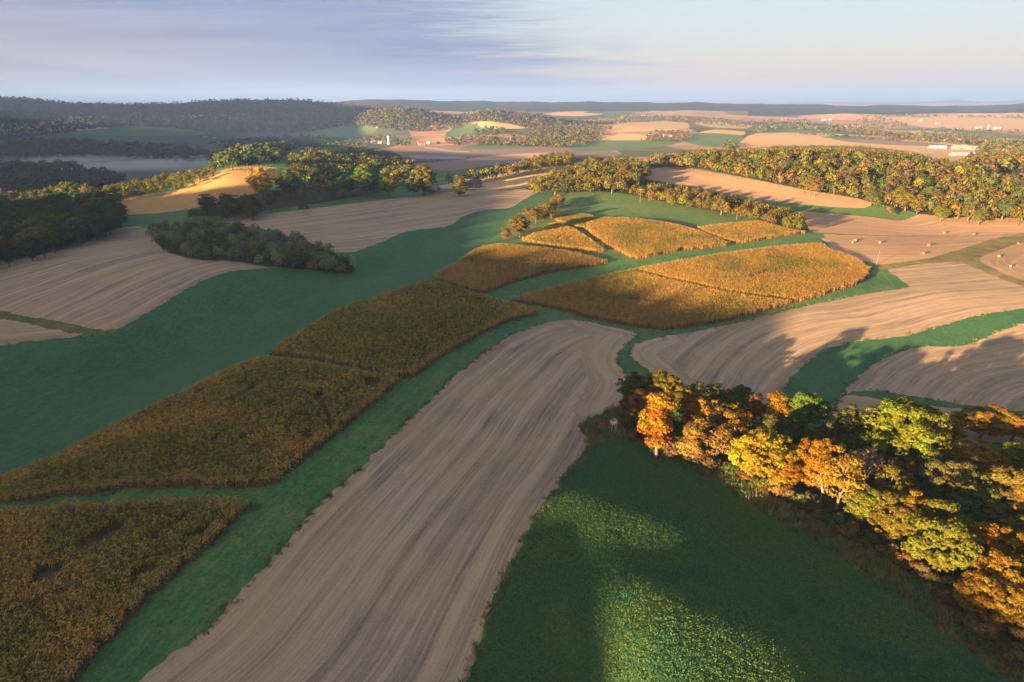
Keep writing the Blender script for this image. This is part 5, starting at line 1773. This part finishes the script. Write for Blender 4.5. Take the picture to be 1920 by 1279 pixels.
# ------------------------------------------------------------------ far woods: closed stands on the hills and copses on the plain
FAR_WOODS = [  # label, pixel outline of the stand, tree height, pixels per tree, leaves per tree, palette
    ('blue hazy woods covering the hills on the far left', [(-90, 174), (0, 180), (60, 183), (130, 191), (230, 193), (330, 191), (430, 185), (560, 185), (620, 190), (700, 198), (760, 206), (820, 218), (790, 234), (700, 232), (640, 236), (565, 248), (400, 248), (370, 244), (280, 236), (200, 238), (125, 248), (-90, 262)], 8.5, 6, 12,
     ['dark green', 'dark green', 'dark olive', 'dark olive', 'olive', 'brown', 'brown', 'russet', 'bronze']),
    ('dark wooded rise above the misty valley', [(-90, 262), (0, 268), (60, 260), (150, 262), (260, 268), (330, 272), (400, 285), (480, 292), (400, 300), (300, 300), (200, 292), (0, 302), (-90, 310)], 10, 11, 26, ['dark green', 'dark green', 'dark olive', 'olive', 'brown', 'dark olive']),
    ('dark wooded shoulder left of the misty valley', [(-90, 314), (0, 307), (60, 305), (130, 307), (185, 319), (235, 333), (200, 346), (100, 354), (0, 362), (-90, 368)], 11, 20, 60, ['dark green', 'dark green', 'dark olive', 'dark olive', 'brown']),
    ('wooded knoll with reddish tops behind the valley farms', [(640, 216), (690, 205), (770, 199), (820, 211), (860, 214), (930, 202), (1000, 212), (1080, 228), (1150, 240), (1100, 245), (990, 240), (960, 233), (900, 227), (850, 238), (800, 246), (720, 240), (660, 232)], 8.5, 6.5, 16, ['dark olive', 'olive', 'bronze', 'brown', 'dark green', 'russet', 'olive']),
    ('dense planted conifers beyond the green slope', [(395, 301), (440, 287), (500, 278), (526, 283), (520, 298), (470, 305), (410, 309)], 11, 18, 60, ['conifer', 'conifer', 'dark green']),
    ('copse left of the rounded tan hill', [(985, 270), (1000, 248), (1060, 238), (1130, 247), (1125, 262), (1060, 274)], 10, 11, 26, ['olive', 'bronze', 'dark olive', 'olive gold']),
    ('tree belt between the valley farm and the copse', [(830, 262), (880, 254), (990, 252), (985, 268), (900, 270), (850, 272)], 9, 12, 26, ['brown', 'dark olive', 'olive', 'grey brown']),
    ('small copse beside the tan field on the knoll', [(885, 248), (905, 238), (945, 240), (950, 248), (910, 252)], 9, 11, 26, ['dark green', 'dark olive']),
    ('woodland strip across the plain before the blue ridge', [(1080, 224), (1200, 215), (1330, 222), (1420, 228), (1400, 238), (1300, 231), (1220, 226), (1140, 232)], 9, 8, 14, ['olive', 'brown', 'bronze', 'dark olive']),
    ('woodland around the white farm on the plain', [(1430, 226), (1500, 224), (1560, 231), (1660, 240), (1640, 246), (1560, 246), (1480, 240), (1430, 242)], 9, 9, 14, ['olive', 'brown', 'dark olive', 'grey brown']),
    ('grey copse on the plain under the grey ridge', [(1600, 226), (1640, 219), (1690, 228), (1700, 236), (1640, 238)], 9, 9, 14, ['grey brown', 'brown', 'dark olive']),
    ('tree belt crossing the plain by the pale sheds', [(1600, 247), (1720, 249), (1790, 250), (1900, 262), (1990, 266), (1990, 276), (1880, 270), (1800, 268), (1700, 262)], 9, 10, 20, ['olive', 'bronze', 'brown', 'olive gold', 'dark olive']),
    ('rounded woodland beside the pale sheds', [(1830, 286), (1850, 268), (1920, 262), (1990, 266), (1990, 306), (1900, 300), (1840, 296)], 10, 11, 26, ['olive', 'olive', 'bronze', 'olive gold']),
    ('woodland past the end of the sunlit hill', [(1800, 312), (1840, 298), (1900, 294), (1990, 300), (1990, 322), (1900, 318), (1850, 326)], 10, 16, 50, ['brown', 'dark olive', 'olive', 'bronze']),
    ('dark copse casting a blue shadow on the plain', [(1415, 246), (1425, 235), (1440, 238), (1436, 247)], 11, 10, 26, ['dark green', 'dark olive']),
    ('dark copse on the edge of the green field on the plain', [(1355, 277), (1362, 265), (1380, 267), (1376, 279)], 10, 11, 26, ['dark green', 'dark olive']),
    ('trees around the silo farm', [(655, 270), (690, 258), (725, 255), (770, 262), (765, 272), (735, 270), (700, 264), (670, 276)], 10, 13, 30, ['dark green', 'dark olive', 'olive']),
    ('tree belt below the silo farm', [(640, 282), (690, 274), (700, 282), (660, 292)], 9, 13, 30, ['dark green', 'dark olive']),
    ('trees on the valley floor by the white barn', [(390, 268), (480, 258), (560, 254), (660, 262), (660, 272), (560, 272), (460, 280)], 9, 12, 26, ['dark green', 'dark olive', 'dark olive', 'brown']),
    ('hedgerow crossing the plain below the blue ridge', [(1440, 236), (1560, 238), (1600, 240), (1560, 242), (1440, 239)], 8, 6, 14, ['olive', 'brown', 'dark olive']),
    ('scattered trees along the track on the tan plain', [(1500, 251), (1560, 252), (1700, 262), (1690, 264), (1560, 255)], 7, 8, 16, ['olive', 'brown', 'dark olive']),
    ('thin tree line under the far tan slope', [(1700, 240), (1860, 244), (1990, 248), (1990, 251), (1860, 247)], 8, 6, 14, ['olive', 'brown', 'grey brown']),
    ('tree line along the top of the far tan fields', [(1640, 216), (1780, 216), (1990, 219), (1990, 223), (1780, 219), (1640, 219)], 9, 6, 14, ['dark olive', 'brown', 'grey brown']),
    ('trees on the near edge of the valley field', [(880, 262), (960, 262), (1000, 270), (960, 273), (890, 266)], 8, 9, 20, ['dark olive', 'brown', 'olive']),
    ('trees along the stream in the misty valley', [(0, 290), (120, 280), (260, 286), (400, 284), (520, 276), (640, 268), (640, 273), (520, 282), (400, 291), (250, 293), (120, 287), (0, 297)], 9, 10, 26, ['dark green', 'dark olive', 'dark green', 'brown']),
    ('trees round the farmstead on the plain', [(1200, 262), (1230, 246), (1300, 250), (1290, 262)], 8, 14, 26, ['olive', 'bronze', 'dark olive']),
]


def build_far_woods():
    for label, outline, h, ppt, nl, pal in FAR_WOODS:
        s = spline(outline, True, 8.0)
        lo, hi = s.min(0), s.max(0)
        n = int(np.prod(hi - lo) / ppt)
        p = lo + rng.random((n, 2)) * (hi - lo)
        p = p[pip(p, s)]
        P = unproj(p[:, 0], p[:, 1], h * 0.5)
        d = np.hypot(P[:, 0], P[:, 1])
        P = P[d < 9000]
        n = len(P)
        H = h * rng.triangular(0.45, 0.85, 1.5, n)
        W = H * rng.uniform(0.9, 1.35, n)
        idx = rng.integers(0, len(pal), n)
        K = np.array([COL[c] for c in pal])[idx] * rng.uniform(0.7, 1.3, (n, 1))
        wood_mesh('wood', P, H, W, K, nl, label)


build_far_woods()
for x, y, h, W, col, label in [(822, 268, 9, 11, 'maroon', 'maroon tree beside the valley farmhouse'), (838, 264, 11, 11, 'dark olive', 'dark tree right of the maroon tree'), (841, 265, 11, 9, 'olive gold', 'yellowish tree alone on the valley floor'),
                               (692, 256, 8, 8, 'green', 'small green tree above the white barn of the silo farm'), (966, 214, 10, 26, 'red', 'red tree tops on the wooded knoll'), (938, 218, 8, 18, 'red', 'smaller red tree tops on the wooded knoll')]:
    P_ = unproj(x, y, 5)[0]
    place_tree(P_, 'round', h, W, col, label, None)


# ------------------------------------------------------------------ buildings
WHITE = plain_mat('white_paint', (0.13, 0.13, 0.13), 0.6, vary=0.06)
CREAM = plain_mat('cream_wall', (0.15, 0.13, 0.10), 0.7, vary=0.08)
REDB = plain_mat('red_barn_boards', (0.25, 0.05, 0.035), 0.8)
ROOF_G = plain_mat('grey_roof', (0.28, 0.28, 0.29), 0.6)
ROOF_W = plain_mat('white_metal_roof', (0.18, 0.185, 0.20), 0.45, 0.4)
ROOF_B = plain_mat('blue_metal_roof', (0.20, 0.30, 0.45), 0.45, 0.4)
ROOF_D = plain_mat('dark_shingle_roof', (0.055, 0.048, 0.045), 0.8)
DOOR = plain_mat('dark_door', (0.05, 0.045, 0.04), 0.6)
GLASS = plain_mat('window_glass', (0.03, 0.035, 0.045), 0.15, 0.5)
CONC = plain_mat('silo_concrete', (0.3, 0.3, 0.29), 0.8)
WOOD = plain_mat('weathered_wood', (0.42, 0.38, 0.33), 0.85, vary=0.3)
POLE = plain_mat('pale_pole', (0.09, 0.08, 0.072), 0.85, vary=0.2)


def building(name, label, cat, px, py, L, D, h, hr, yaw, wall, roof, wins=3, group=None, chimney=False):
    """A gabled building: walls, pitched roof, door and windows; L along the ridge, yaw turns the ridge from +x."""
    P = unproj(px, py)[0]
    if P[1] > 1800:
        L, D, h, hr = L * 0.6, D * 0.6, h * 0.6, hr * 0.6
    t = empty(name, (P[0], P[1], P[2] - 0.3), math.radians(yaw))
    obj('wall', MB().gable_walls(-L / 2, L / 2, -D / 2, D / 2, 0, h, hr).mesh('wall', wall), t)
    rf = obj('roof', MB().gable(-L / 2, L / 2, -D / 2, D / 2, h, hr, 0.4, 0.2).mesh('roof', roof), t)
    if chimney:
        obj('chimney', MB().box(L * 0.2, L * 0.2 + 0.8, -0.4, 0.4, hr - 0.6, hr + 1.3).mesh('chimney', REDB), rf)
    dw = min(1.1 if h < 4 else 3.5, L * 0.2)
    obj('door', MB().box(-L * 0.08, -L * 0.08 + dw, -D / 2 - 0.06, -D / 2 - 0.005, 0.05, min(h * 0.75, 3.6)).mesh('door', DOOR), t)
    for k in range(wins):
        x = -L / 2 + L * (k + 0.5) / wins
        if abs(x + L * 0.08 - dw / 2) < dw:
            x += dw * 1.3
        if x + 0.6 > L / 2 - 0.2:
            continue
        obj('window', MB().box(x - 0.55, x + 0.55, -D / 2 - 0.05, -D / 2 - 0.005, h * 0.42, h * 0.78).mesh('window', GLASS), t)
    tag(t, label, cat, group)
    return t


def silo(label, px, py, r, h, mat=None):
    P = unproj(px, py)[0]
    t = empty('silo', (P[0], P[1], P[2] - 0.3))
    obj('barrel', MB().tube([(0, 0, 0), (0, 0, h)], r, 18).mesh('barrel', mat or CONC), t)
    rings = [(r * 1.02 * math.cos(a), h + 0.05 + r * 0.8 * math.sin(a)) for a in (0, .35, .7, 1.05, 1.4)]
    obj('dome', MB().tube([(0, 0, z) for _, z in rings], [q for q, _ in rings], 18).mesh('dome', ROOF_W, True), t)
    tag(t, label, 'silo')


building('long_shed', 'longest white shed with a pale roof on the valley floor', 'shed', 828, 301, 96, 17, 4.2, 8.2, -4, WHITE, ROOF_W, 8, 'white sheds on the valley floor')
building('long_shed', 'short white shed at the left end of the longest one', 'shed', 783, 299, 30, 14, 4.2, 7.6, -4, WHITE, ROOF_W, 3, 'white sheds on the valley floor')
building('long_shed', 'low blue roofed shed in front of the white sheds', 'shed', 790, 304, 38, 12, 3.2, 5.4, -4, WHITE, ROOF_B, 3, 'white sheds on the valley floor')
building('barn', 'white barn below the blue wooded hills', 'barn', 386, 260, 30, 14, 7, 12, 8, WHITE, ROOF_W, 2)
building('barn', 'low pale shed right of the barn below the blue hills', 'barn', 404, 260, 26, 10, 4, 7, -12, WHITE, ROOF_G, 2)
building('farmhouse', 'tiny white house on the valley floor left of the long field', 'house', 576, 282, 11, 9, 5, 8.5, 10, WHITE, ROOF_W, 2)
building('farmhouse', 'white house beside the far green slope', 'house', 706, 240, 16, 10, 6, 10, 0, WHITE, ROOF_W, 2)
building('barn', 'white low barn left of the silo', 'barn', 700, 267, 22, 12, 5, 8.5, 6, WHITE, ROOF_W, 2)
building('barn', 'second white barn next to the silo', 'barn', 713, 269, 18, 11, 5, 9, -10, WHITE, ROOF_W, 2)
silo('pale concrete silo standing above the valley farm', 729, 271, 3.0, 20)
building('farmhouse', 'white valley farmhouse beside the maroon tree', 'house', 790, 273, 16, 10, 7, 11.5, 20, WHITE, REDB, 3, None, True)
building('barn', 'pale barn right of the valley farmhouse', 'barn', 804, 270, 18, 11, 6, 10, -20, WHITE, ROOF_W, 2)
building('farmhouse', 'small white house between the little golden tree and the tan field', 'house', 814, 362, 7.5, 6, 3.4, 5.6, -25, WHITE, ROOF_W, 2)
building('farmhouse', 'dark roofed house right of the lone bare trunked tree', 'house', 885, 351, 14, 9, 3.2, 6.5, -12, CREAM, ROOF_D, 3, None, True)
building('shed', 'little blue roofed shed above the dark roofed house', 'shed', 890, 344, 7, 5, 3.2, 4.8, 15, WHITE, ROOF_B, 1)
building('farmhouse', 'white house of the farmstead by the rounded tan hill', 'house', 1246, 257, 16, 11, 7, 11, 5, WHITE, ROOF_W, 3)
building('barn', 'white barn right end of the farmstead by the rounded tan hill', 'barn', 1256, 258, 18, 11, 6, 10, -30, WHITE, ROOF_G, 2)
building('barn', 'white barn left end of the farmstead by the rounded tan hill', 'barn', 1216, 256, 22, 12, 6, 10, 12, WHITE, ROOF_G, 2)
building('barn', 'white barn in the woodland on the plain', 'barn', 1545, 227, 40, 20, 9, 16, 10, WHITE, ROOF_W, 2)
building('barn', 'second white barn in the woodland on the plain', 'barn', 1556, 226, 26, 16, 9, 15, -15, WHITE, ROOF_W, 2)
building('long_shed', 'long cream shed at the edge of the green band', 'shed', 1605, 237, 52, 18, 6, 10, -3, CREAM, CREAM, 4)
building('barn', 'big cream barn among the trees of the right farm', 'barn', 1797, 266, 34, 18, 8, 13, -8, CREAM, ROOF_W, 3)
building('farmhouse', 'white house left of the big cream barn', 'house', 1771, 265, 14, 10, 6, 10, 20, WHITE, ROOF_W, 2)
building('long_shed', 'long shed with a blue roof in the wide tan plain', 'shed', 1757, 279, 34, 14, 4, 7, -4, CREAM, ROOF_B, 3)
building('long_shed', 'white shed in the middle of the row on the tan plain', 'shed', 1799, 280, 30, 14, 5, 9, 2, WHITE, ROOF_W, 3)
building('long_shed', 'white shed at the right end of the row on the tan plain', 'shed', 1826, 281, 26, 13, 5, 8, 4, WHITE, ROOF_W, 3)
building('long_shed', 'long blue grey roof by the track below the tan plain', 'shed', 1806, 292, 46, 16, 3.5, 6, 10, CREAM, ROOF_B, 4)
building('barn', 'white barn on the far right of the plain', 'barn', 1835, 242, 34, 18, 9, 14, 4, WHITE, ROOF_W, 2)
silo('white silo at the far right farm on the plain', 1852, 243, 4.0, 15, WHITE)
building('barn', 'white barn right of the far silo', 'barn', 1868, 243, 40, 20, 9, 15, -6, WHITE, ROOF_W, 2)
building('farmhouse', 'lone white house under the grey ridge', 'house', 1725, 228, 30, 18, 9, 15, 4, WHITE, ROOF_W, 2)
building('farmhouse', 'lone white house on the tan slope right of the other', 'house', 1758, 233, 26, 18, 9, 14, 9, WHITE, ROOF_W, 2)
building('farmhouse', 'white house on the skyline wood of the plain', 'house', 1166, 222, 22, 16, 9, 14, 9, WHITE, ROOF_W, 2)


# ------------------------------------------------------------------ round bales
HAY = plain_mat('hay', (0.10, 0.078, 0.05), 0.95, 0.05, vary=0.3, scale=6.0)
WRAP = plain_mat('bale_face', (0.17, 0.125, 0.075), 0.95, 0.05, vary=0.4, scale=9.0)


def build_bales():
    # a slightly sagging roll with grooved wrap and two flat spiral faces
    r = random.Random(3)
    b = MB()
    xs = [-0.80, -0.78, -0.5, -0.48, -0.2, -0.18, 0.1, 0.12, 0.4, 0.42, 0.7, 0.80]
    rs = [0.70, 0.80, 0.83, 0.80, 0.83, 0.81, 0.83, 0.80, 0.83, 0.80, 0.82, 0.70]
    b.tube([(x, 0, 0.78) for x in xs], rs, 20)
    b.v = [(x, y, max(0.0, z)) for x, y, z in b.v]
    roll = b.mesh('roll', HAY, False)
    e = MB()
    for x in (-0.815, 0.80):
        e.tube([(x, 0, 0.78), (x + 0.015, 0, 0.78)], 0.68, 18)
    ends = e.mesh('face', WRAP)
    spots = [(1599, 456, 'left of the pair of bales nearest the corn'), (1603, 452, 'right of the pair of bales nearest the corn'), (1649, 456, 'bale just right of the pair near the corn'), (1741, 461, 'bale in the middle of the striped field'), (1731, 477, 'bale nearest the weedy ditch'),
             (1771, 438, 'bale near the top of the striped field, left one'), (1826, 441, 'bale near the top of the striped field, right one'), (1909, 458, 'bale beyond the ditch, farthest one'), (1873, 482, 'bale beyond the ditch, middle one'), (1895, 501, 'bale beyond the ditch, nearest one')]
    for x, y, lab in spots:
        P = unproj(x, y)[0]
        t = empty('hay_bale', (P[0], P[1], P[2] - 0.05), r.uniform(0, PI))
        obj('roll', roll, t)
        obj('face', ends, t)
        t.scale = (0.75, 0.75, 0.75)
        tag(t, 'round straw ' + lab, 'hay bale', 'round bales on the stubble')


build_bales()


# ------------------------------------------------------------------ poles and the deer stand
def pole(label, px, py, h, arm=True, lean=0.0, name='utility_pole'):
    P = unproj(px, py)[0]
    t = empty(name, (P[0], P[1], P[2]), 0.4)
    obj('shaft', MB().tube([(0, 0, -0.5), (lean * h * 0.5, 0, h * 0.5), (lean * h, 0, h)], [0.16, 0.14, 0.11], 8).mesh('shaft', POLE), t)
    if arm:
        c = obj('crossarm', MB().box(lean * h - 1.1, lean * h + 1.1, -0.22, -0.10, h - 1.0, h - 0.85).mesh('crossarm', WOOD), t)
        ins = MB()
        for x in (-1.0, 0.0, 1.0):
            ins.tube([(lean * h + x, -0.16, h - 0.85), (lean * h + x, -0.16, h - 0.62)], [0.06, 0.045], 6)
        obj('insulator', ins.mesh('insulator', WHITE), c)
    tag(t, label, 'pole', 'poles among the fields')


pole('tall pale utility pole at the edge of the green hill field', 1200, 380, 9.5)
pole('pale leaning pole at the corner of the largest corn field', 1643, 496, 6.5, False, 0.12, 'wooden_pole')
pole('thin pole between the tree row and the golden corn', 1381, 412, 5.5, False, 0.0, 'wooden_pole')
pole('roadside utility pole right of the bright yellow green tree', 755, 358, 9.0)


def build_stand():
    P = unproj(1150, 806)[0]
    t = empty('deer_stand', (P[0], P[1], P[2]), 0.25)
    for sx in (-1, 1):
        for sy in (-1, 1):
            obj('leg', MB().tube([(sx * 1.0, sy * 0.95, -0.2), (sx * 0.72, sy * 0.68, 2.5)], 0.075, 6).mesh('leg', WOOD), t)
    pf = MB()
    for k in range(6):
        pf.box(-0.95 + k * 0.32, -0.66 + k * 0.32, -0.9, 0.9, 2.5, 2.56)
    pf.box(-0.95, 0.95, -0.86, -0.78, 2.38, 2.495).box(-0.95, 0.95, 0.78, 0.86, 2.38, 2.495)
    obj('platform', pf.mesh('platform', WOOD), t)
    rl = MB()
    for sx in (-1, 1):
        for sy in (-1, 1):
            rl.box(sx * 0.88 - 0.05, sx * 0.88 + 0.05, sy * 0.85 - 0.05, sy * 0.85 + 0.05, 2.57, 3.5)
    for z in (3.0, 3.45):
        rl.box(-0.82, 0.82, -0.89, -0.81, z, z + 0.09).box(-0.82, 0.82, 0.81, 0.89, z, z + 0.09).box(-0.92, -0.84, -0.79, 0.79, z, z + 0.09).box(0.84, 0.92, -0.79, 0.79, z, z + 0.09)
    obj('railing', rl.mesh('railing', WOOD), t)
    br = MB()
    for s in (-1, 1):
        br.tube([(-0.95, s * 0.93, 0.3), (0.76, s * 0.74, 2.2)], 0.05, 5).tube([(0.95, s * 0.88, 0.3), (-0.76, s * 0.69, 2.2)], 0.05, 5)
    obj('brace', br.mesh('brace', POLE), t)
    la = MB()
    for x in (-0.25, 0.25):
        la.tube([(x, -1.65, -0.1), (x, -0.98, 2.6)], 0.045, 5)
    for k in range(7):
        f = (k + 0.7) / 7.5
        la.tube([(-0.25, -1.65 + 0.67 * f, 2.7 * f - 0.1), (0.25, -1.65 + 0.67 * f, 2.7 * f - 0.1)], 0.03, 5)
    obj('ladder', la.mesh('ladder', WOOD), t)
    t.scale = (0.75, 0.75, 0.75)
    tag(t, 'weathered wooden deer stand with crossed braces at the tip of the wood', 'hunting stand')


build_stand()


# ------------------------------------------------------------------ mist lying on the valley floor
def build_mist():
    m = bpy.data.materials.new('mist')
    m.use_nodes = True
    t = NT(m.node_tree)
    t.n.clear()
    out = t.new('ShaderNodeOutputMaterial')
    v = t.new('ShaderNodeVolumePrincipled')
    v.inputs['Density'].default_value = 0.0045
    v.inputs['Color'].default_value = (0.88, 0.91, 0.98, 1)
    t.link(v.outputs[0], out.inputs['Volume'])
    b = bpy.data.meshes.new('mist')
    V, Q = [], []
    for (x, y, rx, ry, h) in [(300, 312, 190, 150, 12), (235, 316, 150, 130, 10), (370, 303, 150, 170, 11), (150, 298, 260, 140, 9)]:
        P = unproj(x, y)[0]
        nu, nv = 28, 10
        b0 = len(V)
        for j in range(nv + 1):
            ph = -PI / 2 + PI * j / nv
            for i in range(nu):
                th = 2 * PI * i / nu
                w = 1 + 0.16 * math.sin(3 * th + x) + 0.1 * math.sin(5 * th + y)
                V.append((P[0] + rx * w * math.cos(ph) * math.cos(th), P[1] + ry * w * math.cos(ph) * math.sin(th), P[2] + h * math.sin(ph)))
        for j in range(nv):
            for i in range(nu):
                i2 = (i + 1) % nu
                Q.append((b0 + j * nu + i, b0 + j * nu + i2, b0 + (j + 1) * nu + i2, b0 + (j + 1) * nu + i))
    tag(obj('mist', mesh_np('mist', np.array(V), np.array(Q), m, True)), 'pale mist pooled on the valley floor beyond the golden knoll', 'mist', kind='stuff')


build_mist()
